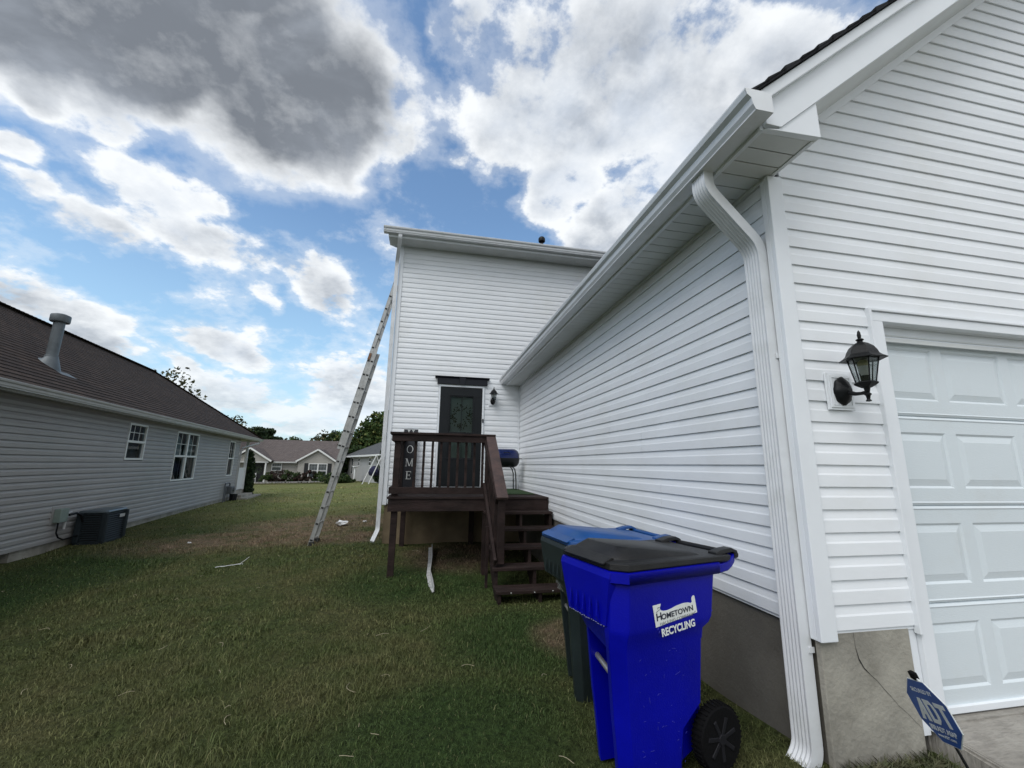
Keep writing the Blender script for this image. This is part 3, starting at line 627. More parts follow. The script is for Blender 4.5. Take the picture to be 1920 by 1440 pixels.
for sgn in (1, -1):
    X = (lambda x: x) if sgn == 1 else (lambda x: 2 * RIDGE - x)
    mb = MB(); mb.prism([(X(1.575), 1.700), (X(1.660), 1.697), (X(RIDGE), fz(RIDGE)), (X(RIDGE), fz(RIDGE) + .195), (X(1.575), 1.894 - .071)], .026, (0, 1.502, 0)); mb.build('rake_board', M_trim, house, bev=.0015)
    mb = MB(); mb.prism([(X(1.52), fz(1.52) + .190), (X(RIDGE), fz(RIDGE) + .190), (X(RIDGE), fz(RIDGE) + .262), (X(1.52), fz(1.52) + .262)], .05, (0, 1.470, 0)); mb.build('rake_trim', M_trim, house, bev=.004)
    mb = MB(); q_ = [(X(1.907), 1.520, fz(1.907) + .004), (X(RIDGE), 1.520, fz(RIDGE) + .004), (X(RIDGE), 1.830, fz(RIDGE) - .044), (X(1.907), 1.830, fz(1.907) - .044)]; mb.add([Vector(v) for v in q_] + [Vector(v) + Z * .01 for v in q_], [(0, 1, 2, 3), (7, 6, 5, 4), (0, 4, 5, 1), (2, 6, 7, 3)]); mb.build('rake_soffit', M_soffit, house)
    mb = MB(); rz = lambda x: fz(x) + .268
    ys = [1.452, 8.62]; e0 = 1.45
    mb.prism([(X(e0), rz(e0)), (X(RIDGE), rz(RIDGE)), (X(RIDGE), rz(RIDGE) + .014), (X(e0), rz(e0) + .012)], 8.62 - 1.452, (0, 1.452, 0))
    k = 0; xx = e0
    while xx < RIDGE - .02:                                # shingle butts show as steps along the rake
        x2 = min(xx + .112, RIDGE); jit = .004 * ((k * 7) % 3)
        mb.prism([(X(xx), rz(xx) + .012), (X(x2), rz(x2) + .013), (X(x2), rz(x2) + .016), (X(xx), rz(xx) + .026 + jit)], 8.62 - 1.45, (0, 1.446 + jit * .6, 0)); xx = x2; k += 1
    mb.build('garage_roof', M_shd, house, uv=lambda c_: (c_.y, c_.x * 1.3))
KST = [(0, 0), (.098, 0), (.098, .008), (.112, .030), (.118, .062), (.140, .080), (.148, .104), (.148, .112), (.134, .112), (.134, .104), (.128, .085), (.106, .068), (.098, .034), (.086, .006), (.004, .006), (.004, .108), (0, .108)]
def gutter(name, p0, p1, out, parent, m, z0):
    out = Vector(out); p0 = Vector(p0); p1 = Vector(p1); mb = MB(); n = len(KST)
    mb.rings([[p + out * a + Z * b for a, b in KST] for p in (p0, p1)], cap=False)
    for p, dr_ in ((p0, -1), (p1, 1)):
        pr = [p + out * a + Z * b for a, b in [(0, 0), (.098, 0), (.112, .030), (.118, .062), (.140, .080), (.148, .112), (0, .112)]]
        a = (p1 - p0).normalized() * .004 * dr_; mb.add(pr + [q + a for q in pr], [tuple(range(7)), tuple(range(13, 6, -1))] + [(i, (i + 1) % 7, 7 + (i + 1) % 7, 7 + i) for i in range(7)])
    return mb.build(name, m, parent, smooth=False)
g_ = gutter('gutter', (1.560, 1.445, 1.702), (1.560, 8.585, 1.702), (-1, 0, 0), house, M_alu, 1.7); g_['label'] = 'white gutter along the garage eave'
def ribbed(a, b, n=5):
    """rectangular downspout section a wide (side) by b deep, ribbed on its two broad faces"""
    pr = []
    for s_, sx in ((-1, 1), (1, -1)):
        x0 = -a / 2 * sx * 1.0
        pts = []
        for k in range(n * 2 + 1):
            f = (k + .5) / (n * 2 + 1); pts.append((-a / 2 + a * f, s_ * (b / 2 - (.0045 if k % 2 else 0))))
        if s_ == 1: pts = pts[::-1]
        pr += [(-a / 2, s_ * b / 2) if s_ == -1 else (a / 2, s_ * b / 2)] + pts + [(a / 2, s_ * b / 2) if s_ == -1 else (-a / 2, s_ * b / 2)]
    return pr
def swapxy(pr): return [(y_, x_) for x_, y_ in pr][::-1]
def downspout(path, a, b, name, parent, m, up, label=None):
    mb = MB(); path2 = []
    P_ = [Vector(p) for p in path]
    for i, p in enumerate(P_):                             # round each bend into short crimped facets
        if 0 < i < len(P_) - 1:
            u0 = (P_[i - 1] - p); u1 = (P_[i + 1] - p); r_ = min(.075, u0.length * .45, u1.length * .45)
            for k in range(7):
                f = k / 6; q0 = p + u0.normalized() * r_ * (1 - f); q1 = p + u1.normalized() * r_ * f; path2.append(q0 * (1 - f) + q1 * f + (p - p) * 0)
        else: path2.append(p)
    mb.sweep(path2, swapxy(ribbed(b, a)) if a < b else ribbed(a, b), up=up, cap=True)
    # crimp rings in the bends
    for i, p in enumerate(P_[1:-1]):
        pass
    o = mb.build(name, m, parent); 
    if label: o['label'] = label
    return o
downspout([(1.515, 1.925, 1.715), (1.515, 1.925, 1.60), (1.833, 1.931, 1.28), (1.833, 1.931, -1.300), (1.775, 1.931, -1.375), (1.72, 1.931, -1.405)], .062, .112, 'downspout', house, M_alu, (0, 1, 0), 'white ribbed downspout beside the garage corner')
mb = MB()
mb.box(1.84, 1.872, 1.869, 1.8735, -.86, -.835)
mb.build('downspout_strap', M_alu, house)
mb = MB(); mb.box(1.84, 1.872, 1.869, 1.8735, .60, .625); mb.build('downspout_strap', M_alu, house)
# ---- rear block eave
mb = MB(); xx = -1.02
while xx < 9.4: mb.box(xx + .002, min(xx + .105, 9.4) - .002, 8.24, 8.60, 4.650, 4.658); xx += .105
mb.box(-1.02, 9.4, 8.24, 8.60, 4.6585, 4.668); mb.build('rear_soffit', M_soffit, house)
mb = MB(); mb.box(-1.03, 9.4, 8.222, 8.24, 4.640, 4.82); mb.box(-1.035, -.83, 8.24, 8.62, 4.655, 4.80); mb.build('rear_fascia', M_trim, house, bev=.002)
pr = .5
for sg in (0,):
    mb = MB(); mb.prism([(8.24, 4.66), (8.62, 4.66), (12.6, 6.65), (12.6, 6.84), (8.24, 4.80)], .025, (-1.045, 0, 0), (0, 1, 0), (0, 0, 1), (1, 0, 0)); mb.build('rear_rake_board', M_trim, house)
    mb = MB(); mb.prism([(8.16, 4.81), (12.6, 6.98), (12.6, 7.0), (8.16, 4.835)], 10.5, (-1.06, 0, 0), (0, 1, 0), (0, 0, 1), (1, 0, 0)); mb.prism([(17.0, 4.85), (12.6, 6.98), (12.6, 7.0), (17.0, 4.87)], 10.5, (-1.06, 0, 0), (0, 1, 0), (0, 0, 1), (1, 0, 0))
    mb.build('rear_roof', M_shd, house, uv=lambda c_: (c_.x, c_.y * 1.1))
gutter('gutter', (-1.13, 8.222, 4.690), (9.4, 8.222, 4.690), (0, -1, 0), house, M_alu, 4.7)
downspout([(-.80, 8.165, 4.70), (-.80, 8.165, 4.62), (-.865, 8.56, 4.25), (-.865, 8.60, -1.20), (-.865, 8.58, -1.25), (-.93, 8.42, -1.425)], .052, .075, 'downspout', house, M_alu, (1, 0, 0), 'slim white downspout at the far corner of the two-storey block')
mb = MB(); mb.lathe([(.04, 0), (.04, .42), (.046, .43), (.046, .45)], 14, (2.63, 9.6, 5.33)); mb.lathe([(.045, 0), (.085, .03), (.092, .075), (.088, .12), (.06, .155), (.0, .165)], 14, (2.63, 9.6, 5.735)); mb.build('vent_pipe', M_blackm, house, smooth=True)
# ---- back door
dor = MB(); x0, x1, zb, zt, yd = .190, 1.062, -.425, 1.590, 8.585
gl = (.405, .865, .14, 1.39)
dor.box(x0, x1, yd, yd + .035, zb, gl[2]); dor.box(x0, x1, yd, yd + .035, gl[3], zt); dor.box(x0, gl[0], yd, yd + .035, gl[2], gl[3]); dor.box(gl[1], x1, yd, yd + .035, gl[2], gl[3])
for (a, b2, c_, d_) in ((.365, .90, .095, .118), (.365, .90, 1.412, 1.435)): dor.box(a, b2, yd - .010, yd - .0005, c_, d_)
for xa in (.365, .882): dor.box(xa, xa + .02, yd - .010, yd - .0005, .118, 1.412)
dor.box(.632, .642, yd - .003, yd + .012, gl[2], gl[3]); dor.box(gl[0], gl[1], yd - .003, yd + .012, .63, .655)
dro = dor.build('back_door', M_door, house, bev=.003); dro['label'] = 'charcoal glazed back door above the deck'
mb = MB(); mb.box(gl[0], gl[1], yd + .014, yd + .018, gl[2], gl[3]); mb.build('glass_pane', M_doorglass, dro)
mb = MB(); mb.box(gl[0] - .03, gl[1] + .03, yd + .06, yd + .065, gl[2] - .05, gl[3] + .05); inner = mb.build('inner_door_face', M_door, dro)
mb = MB()
for k in range(3):
    xa = .44 + k * .145; mb.box(xa, xa + .10, yd + .05, yd + .058, .17, .50); 
mb.box(.42, .86, yd + .052, yd + .058, .66, .98); mb.build('inner_pane', mat('dim_inner_glass', (.10, .115, .12), .12, spec=.9), dro)
mb = MB()
for k in range(3):
    xa = .44 + k * .145; mb.box(xa + .072, xa + .080, yd + .044, yd + .0495, .17, .50); mb.box(xa, xa + .1, yd + .044, yd + .0495, .158, .170)
mb.build('inner_sash', M_trim, dro)
mb = MB(); mb.box(.150, .188, 8.578, 8.62, -.44, 1.632); mb.box(1.064, 1.104, 8.578, 8.62, -.44, 1.632); mb.box(.188, 1.064, 8.578, 8.62, 1.594, 1.632); mb.build('door_casing', M_trim, house, bev=.003)
mb = MB(); mb.box(.115, 1.160, 8.545, 8.60, 1.648, 1.768); mb.prism([(8.60, 1.768), (8.545, 1.768), (8.525, 1.785), (8.505, 1.806), (8.60, 1.806)], 1.135, (.065, 0, 0), (0, 1, 0), (0, 0, 1), (1, 0, 0))
mb.prism([(.585, 1.640), (.675, 1.640), (.700, 1.80), (.560, 1.80)], .03, (0, 8.516, 0)); mb.build('door_header', M_navy, house, bev=.003)
mb = MB(); mb.lathe([(.0, 0), (.018, .002), (.020, .02), (.012, .03)], 14, (1.084, 8.578, .905), (0, -1, 0)); mb.box(1.072, 1.096, 8.564, 8.577, .865, .945); mb.build('doorbell', M_blackm, house, bev=.003)
# the wreath hanging inside the glass
wr = MB(); lf = []
for i in range(230):
    a = rng.uniform(0, 6.283); rr_ = rng.normal(.165, .032); cx, cz = .64 + math.cos(a) * rr_, .985 + math.sin(a) * rr_ * 1.08; an = a + rng.uniform(-.9, .9) + (1.2 if i % 2 else -.4); L_ = rng.uniform(.03, .06); w_ = .011
    d_ = Vector((math.cos(an), rng.uniform(-.25, .25), math.sin(an))); s_ = Vector((-math.sin(an), .2, math.cos(an)))
    p = Vector((cx, 8.618 + rng.uniform(-.006, .006), cz)); lf.append((p, d_, s_, L_, w_))
for p, d_, s_, L_, w_ in lf: wr.add([p, p + d_ * L_ * .5 + s_ * w_, p + d_ * L_, p + d_ * L_ * .5 - s_ * w_], [(0, 1, 2, 3)])
o = wr.build('wreath', mat('dried_leaves', (.17, .19, .09), .8, col2=(.24, .15, .07), vscale=18)); tag(o, 'round leafy wreath hanging behind the glass of the charcoal door', 'wreath')

# ================================================================== WALL LAMPS
def lamp(name, base, out, side, s, label):
    """hexagonal carriage lantern held up on a short arm; base = centre of backplate, out = away from the wall"""
    base = Vector(base); out = Vector(out); sd_ = Vector(side)
    root = empty(name, base, 0, label, 'wall lamp', 'carriage wall lamps')
    G = lambda a, b, c_: sd_ * a * s + out * b * s + Z * c_ * s
    mb = MB()   # mounting block
    for (hw, hh, d0, d1) in ((.084, .100, 0, .012), (.072, .088, .012, .018)):
        vs = [G(a, b, c_) for b in (d0, d1) for c_ in (-hh, hh) for a in (-hw, hw)]; mb.add(vs, [(0, 2, 3, 1), (4, 5, 7, 6), (0, 1, 5, 4), (1, 3, 7, 5), (3, 2, 6, 7), (2, 0, 4, 6)])
    for hw, hh in ((.060, .076),):
        for (a0, a1, c0, c1) in ((-hw, hw, -hh, -hh + .004), (-hw, hw, hh - .004, hh), (-hw, -hw + .004, -hh, hh), (hw - .004, hw, -hh, hh)):
            vs = [G(a, b, c_) for b in (.018, .021) for c_ in (c0, c1) for a in (a0, a1)]; mb.add(vs, [(0, 2, 3, 1), (4, 5, 7, 6), (0, 1, 5, 4), (1, 3, 7, 5), (3, 2, 6, 7), (2, 0, 4, 6)])
    mb.build('mounting_block', M_trim, root, bev=.002)
    mb = MB(); n = 40; rings = []
    for (k_, b) in ((1.0, .018), (1.0, .028), (.86, .038), (.62, .050), (.34, .060), (.22, .066)):
        ring = []
        for i in range(n):
            a = 2 * math.pi * i / n; sc = 1 + (.035 * math.cos(8 * a) if k_ > .8 else 0); ring.append(G(.053 * k_ * sc * math.cos(a), b, .074 * k_ * sc * math.sin(a) * (1 + .12 * max(0, abs(math.sin(a)) - .8))))
        rings.append(ring)
    mb.rings(rings); mb.build('backplate', M_blackm, root, smooth=True)
    AX = .150                                               # lantern axis, distance from wall
    mb = MB(); mb.tube([G(0, .05, -.012), G(0, .09, -.026), G(0, .12, -.028), G(0, AX, -.026)], [.014 * s, .010 * s, .009 * s, .011 * s], 10); mb.lathe([(.003, -.075), (.012, -.073), (.012, -.069), (.007, -.062), (.010, -.045), (.015, -.040), (.015, -.034), (.009, -.030), (.013, -.010), (.016, .004)] if s == 1 else [(r_ * s, h_ * s) for r_, h_ in [(.003, -.075), (.012, -.073), (.007, -.062), (.010, -.045), (.015, -.040), (.009, -.030), (.013, -.010), (.016, .004)]], 12, G(0, AX, 0)); mb.build('arm', M_blackm, root, smooth=True)
    hexr = lambda r_, h_, ph=0: [G(r_ * math.cos(math.pi / 3 * k + ph), AX + r_ * math.sin(math.pi / 3 * k + ph), h_) for k in range(6)]
    mb = MB(); mb.rings([hexr(.020, -.004), hexr(.034, .004), hexr(.048, .014), hexr(.050, .020), hexr(.044, .026)]); fr_ = mb.build('lower_tray', M_blackm, root)
    mb = MB()
    lo, hi = hexr(.040, .024), hexr(.064, .148)
    for k in range(6): mb.tube([lo[k], hi[k]], .0032 * s, 6)
    for ring, r_ in ((lo, .0036), (hi, .005)):
        for k in range(6): mb.tube([ring[k], ring[(k + 1) % 6]], r_ * s, 6)
    mb.build('lantern_frame', M_blackm, root)
    for k in range(6):
        mb = MB(); e = .94
        q = [lo[k], lo[(k + 1) % 6], hi[(k + 1) % 6], hi[k]]; cc = sum(q, Vector()) / 4; q = [cc + (v - cc) * e for v in q]; nn = (q[1] - q[0]).cross(q[3] - q[0]).normalized() * .0015
        mb.add(q + [v + nn for v in q], [(0, 1, 2, 3), (7, 6, 5, 4), (0, 4, 5, 1), (1, 5, 6, 2), (2, 6, 7, 3), (3, 7, 4, 0)]); mb.build('glass_pane', M_lampglass, root)
    mb = MB(); mb.rings([hexr(.060, .143), hexr(.068, .147), hexr(.098, .140), hexr(.101, .144), hexr(.080, .158), hexr(.070, .168), hexr(.064, .186), hexr(.052, .208), hexr(.032, .226), hexr(.016, .234)]); mb.build('lamp_roof', M_blackm, root, bev=.0015)
    mb = MB(); mb.lathe([(r_ * s, h_ * s) for r_, h_ in [(.016, .232), (.011, .240), (.017, .246), (.017, .250), (.007, .256), (.009, .272), (.006, .290), (.001, .300)]], 12, G(0, AX, 0)); mb.build('finial', M_blackm, root, smooth=True)
    mb = MB(); mb.lathe([(r_ * s, h_ * s) for r_, h_ in [(.019, .022), (.019, .058), (.015, .060)]], 12, G(0, AX, 0)); mb.build('socket', M_blackm, root, smooth=True)
    mb = MB(); mb.lathe([(r_ * s, h_ * s) for r_, h_ in [(.013, .058), (.021, .075), (.023, .100), (.023, .108)]], 16, G(0, AX, 0)); mb.build('bulb', M_bulb, root, smooth=True)
    mb = MB(); mb.lathe([(r_ * s, h_ * s) for r_, h_ in [(.023, .109), (.023, .128), (.014, .140), (.0, .143)]], 16, G(0, AX, 0)); mb.build('bulb_cap', M_bulby, root, smooth=True)
    return root
lamp('wall_lamp', (2.160, 1.818, .418), (0, -1, 0), (1, 0, 0), 1.0, 'large black carriage lamp beside the garage door')
lamp('wall_lamp', (1.285, 8.600, 1.325), (0, -1, 0), (1, 0, 0), .98, 'small-looking black carriage lamp right of the charcoal back door')

# ================================================================== DECK
deck = empty('deck', (.66, 7.5, g1(.66, 7.5)), 0, 'dark brown wooden deck with railing and open steps at the back door', 'deck')
DO = Vector(deck.location)
class MBD(MB):
    def build(s, *a, **k): s.v = [tuple(Vector(v) - DO) for v in s.v]; return super().build(*a, **k)
FZ = -.47
mb = MBD(); yy = 6.375
while yy < 8.56: mb.box(-.545, 1.862, yy + .003, min(yy + .138, 8.58), FZ - .030, FZ); yy += .141
mb.build('deck_boards', M_wood, deck, bev=.003)
mb = MBD(); mb.box(-.530, 1.858, 6.395, 6.432, FZ - .205, FZ - .032); mb.box(-.530, -.492, 6.433, 8.58, FZ - .205, FZ - .032); mb.box(1.82, 1.858, 6.433, 8.58, FZ - .205, FZ - .032)
for xx in (0, .4, .8, 1.2, 1.6): mb.box(xx, xx + .038, 6.434, 8.58, FZ - .19, FZ - .033)
mb.build('rim_joist', M_wood, deck, bev=.003)
for (px0, py0) in ((-.435, 6.475), (-.40, 8.46), (.90, 6.475), (.90, 8.46)):
    mb = MBD(); mb.box(px0 - .045, px0 + .045, py0 - .045 + (.005 if py0 < 7 else 0), py0 + .045, g1(px0, py0) - .3, FZ - .207); mb.build('post', M_wood, deck, bev=.004)
mb = MBD(); mb.box(-.565, 1.020, 6.40, 6.545, .435, .468); mb.box(-.565, -.42, 6.546, 8.57, .435, .468); rl = mb.build('rail_cap', M_wood, deck, bev=.004)
mb = MBD(); mb.box(-.535, .93, 6.425, 6.462, .335, .433); mb.box(-.535, .93, 6.425, 6.462, -.430, -.335); mb.box(-.535, -.498, 6.463, 8.57, .335, .433); mb.box(-.535, -.498, 6.463, 8.57, -.430, -.335); mb.build('rail', M_wood, deck, bev=.003)
for xx in (-.449, .925):
    mb = MBD(); mb.box(xx - .045, xx + .045, 6.464, 6.552, FZ + .001, .434); mb.build('rail_post', M_wood, deck, bev=.004)
for k in range(-2, 7):
    mb = MBD(); xx = .067 + .1275 * k; mb.box(xx - .018, xx + .018, 6.464, 6.499, -.428, .434); mb.build('baluster', M_wood, deck, bev=.002)
for k in range(15):
    mb = MBD(); yy = 6.66 + .1285 * k; mb.box(-.4975, -.462, yy - .018, yy + .018, -.428, .434); mb.build('baluster', M_wood, deck, bev=.002)
TR = [(6.105, -.66), (5.835, -.85), (5.565, -1.04), (5.295, -1.23), (5.030, -1.42)]
for (yy, zz) in TR:
    mb = MBD(); mb.box(.845, 1.85, yy, yy + .135, zz - .034, zz); mb.box(.846, 1.849, yy + .140, yy + .272, zz - .034, zz); mb.build('stair_tread', M_wood, deck, bev=.003)
for xx in (.872, 1.355, 1.80):
    mb = MBD(); poly = [(6.40, -.70)]
    for (yy, zz) in TR: poly += [(yy + .30 if yy > 6 else yy + .305, zz - .036), (yy + .03, zz - .036)] if True else []
    poly = [(6.395, -.50), (6.395, -.697)] + [q for (yy, zz) in TR for q in ((yy + .285, zz - .036), (yy + .02, zz - .036))] 
    poly += [(5.05, -1.60), (5.27, -1.60), (6.395, -.86)]
    poly2 = [(6.394, -.697), (6.125, -.697), (6.125, -.887), (5.855, -.887), (5.855, -1.077), (5.585, -1.077), (5.585, -1.267), (5.315, -1.267), (5.315, -1.457), (5.05, -1.457), (5.05, -1.62), (5.25, -1.62), (6.394, -.85)]
    mb.prism(poly2, .038, (xx, 0, 0), (0, 1, 0), (0, 0, 1), (1, 0, 0)); mb.build('stringer', M_wood, deck)
mb = MBD(); mb.box(.84, 1.86, 5.0, 5.16, -1.66, -1.575); mb.build('stair_footing', M_concdark, deck, bev=.006)
# stair rail
mb = MBD(); mb.beam((.947, 6.46, .452), (.947, 5.285, -.408), .145, .036, side=(1, 0, 0)); mb.build('stair_rail_cap', M_woodtop, deck, bev=.004)['label'] = 'worn brown sloping stair rail cap'
mb = MBD(); mb.box(.905, .993, 5.345, 5.433, -1.195, -.348); mb.build('newel_post', M_wood, deck, bev=.004)
mb = MBD(); mb.beam((.868, 6.50, -.30), (.868, 5.30, -1.165), .036, .088, side=(1, 0, 0)); mb.beam((.868, 6.47, .355), (.885, 5.36, -.45), .036, .088, side=(1, 0, 0)); mb.build('stair_rail', M_wood, deck, bev=.003)
for k in range(5):
    yy = 6.28 - .185 * k; zt_ = .41 + (yy - 6.46) * .732; mb = MBD(); mb.box(.888, .924, yy - .018, yy + .018, zt_ - .83, zt_ + .02); mb.build('baluster', M_wood, deck, bev=.002)
mb = MBD(); mb.box(.815, .845, 5.72, 5.78, -1.62, -.80); mb.build('stair_brace', M_wood, deck)
for k, (xx, yy, zz) in enumerate([(1.02, 5.028, -1.437), (1.30, 5.028, -1.438), (1.52, 5.0285, -1.43)]):
    mb = MBD(); mb.lathe([(.006, 0), (.006, .003)], 8, (xx, yy, zz), (0, -1, 0)); mb.build('screw_head', M_white, deck)
# things on the deck
mt = MB(); mt.box(.98, 1.79, 6.93, 8.52, FZ + .001, FZ + .011); o = mt.build('turf_mat', M_turf); tag(o, 'bright green artificial turf mat lying on the deck', 'mat')
ws_ = empty('letter_board', (-.352, 8.47, FZ), 0, 'tall black board with white letters leaning on the white wall behind the railing', 'sign')
mb = MB(); mb.box(-.137, .137, -.012, .012, 0, 1.15); bd = mb.build('board', M_signblk, ws_, bev=.002)
bd.rotation_euler = (R(-3.4), 0, 0)
def serif_letter(ch):
    mb = MB(); w_, h_, t_ = .062, .150, .016
    B = lambda x0, x1, z0, z1: mb.box(x0, x1, -.0165, -.0125, z0, z1)
    if ch == 'O':
        n = 28; ring = lambda a, b: [Vector((a * math.cos(6.2832 * k / n), 0, b * math.sin(6.2832 * k / n) + h_ / 2)) for k in range(n)]
        r0, r1 = ring(w_, h_ / 2), ring(w_ - .015, h_ / 2 - .008)
        vs = [v + Vector((0, -.0165, 0)) for v in r0 + r1]; mb.add(vs, [(k, (k + 1) % n, n + (k + 1) % n, n + k) for k in range(n)])
    if ch == 'H': B(-.050, -.036, 0, h_); B(.036, .050, 0, h_); B(-.036, .036, .07, .079); [B(s - .026, s + .026, z, z + .008) for s in (-.043, .043) for z in (0, h_ - .008)]; [mb.prism([(s - .026, h_ - .008), (s + .026, h_ - .008), (s, h_ - .030)], .004, (0, -.0165, 0)) for s in (-.043, .043)]
    if ch == 'M': B(-.060, -.052, 0, h_); B(.048, .064, 0, h_); mb.prism([(-.060, h_), (-.040, h_), (.010, .01), (-.002, 0)], .004, (0, -.0165, 0)); mb.prism([(.050, h_), (.060, h_), (.010, 0), (.002, .012)], .004, (0, -.0165, 0)); [B(s - .018, s + .018, 0, .007) for s in (-.056, .056)]; [B(s - .018, s + .012, h_ - .007, h_) for s in (-.056, .060)]
    if ch == 'E': B(-.038, -.022, 0, h_); B(-.052, .046, 0, .009); B(-.052, .046, h_ - .009, h_); B(-.022, .022, .072, .080); B(.040, .046, 0, .034); B(.040, .046, h_ - .034, h_); B(.018, .024, .056, .096)
    return mb
for ch, zc_ in zip('HOME', (.990, .680, .425, .180)):
    o = serif_letter(ch).build('letter', M_white, bd); o.location = (0, 0, zc_)
gr_ = empty('barrel_grill', (1.49, 8.12, FZ + .011), 0, 'blue-lidded black barrel grill standing in the deck corner', 'grill')
def barrel(z0_sign, r_, m, name, L_=.27):
    mb = MB(); n = 12; rings = []
    prof = [(-L_, .35), (-L_ + .01, .62), (-L_ + .04, .86), (-L_ + .09, .985), (-L_ + .14, 1), (L_ - .14, 1), (L_ - .09, .985), (L_ - .04, .86), (L_ - .01, .62), (L_, .35)]
    for xx, k_ in prof: rings.append([Vector((xx, math.cos(math.pi * i / n) * r_ * k_, .60 + z0_sign * math.sin(math.pi * i / n) * r_ * k_)) for i in range(n + 1)])
    mb.rings(rings, cap=True, closed=True); return mb.build(name, m, gr_, smooth=True)
barrel(1, .182, M_grillblue, 'lid'); barrel(-1, .178, M_grillblk, 'firebox')
mb = MB(); mb.tube([(-.06, -.165, .70), (-.05, -.20, .705), (.05, -.20, .705), (.06, -.165, .70)], .007, 8); mb.build('handle', M_grillblk, gr_)
for sx in (-1, 1):
    for sy in (-1, 1):
        mb = MB(); mb.tube([(sx * .05, sy * .13, .445), (sx * .12, sy * .13, .435), (sx * .165, sy * .125, .395), (sx * .19, sy * .12, .30), (sx * .205, sy * (.10 + .06 * (sy > 0)), .0)], .0115, 8); mb.build('leg', M_grillblk, gr_, smooth=True)
mb = MB(); mb.box(.27, .33, -.03, .03, .585, .60); mb.build('side_tab', M_grillblk, gr_)

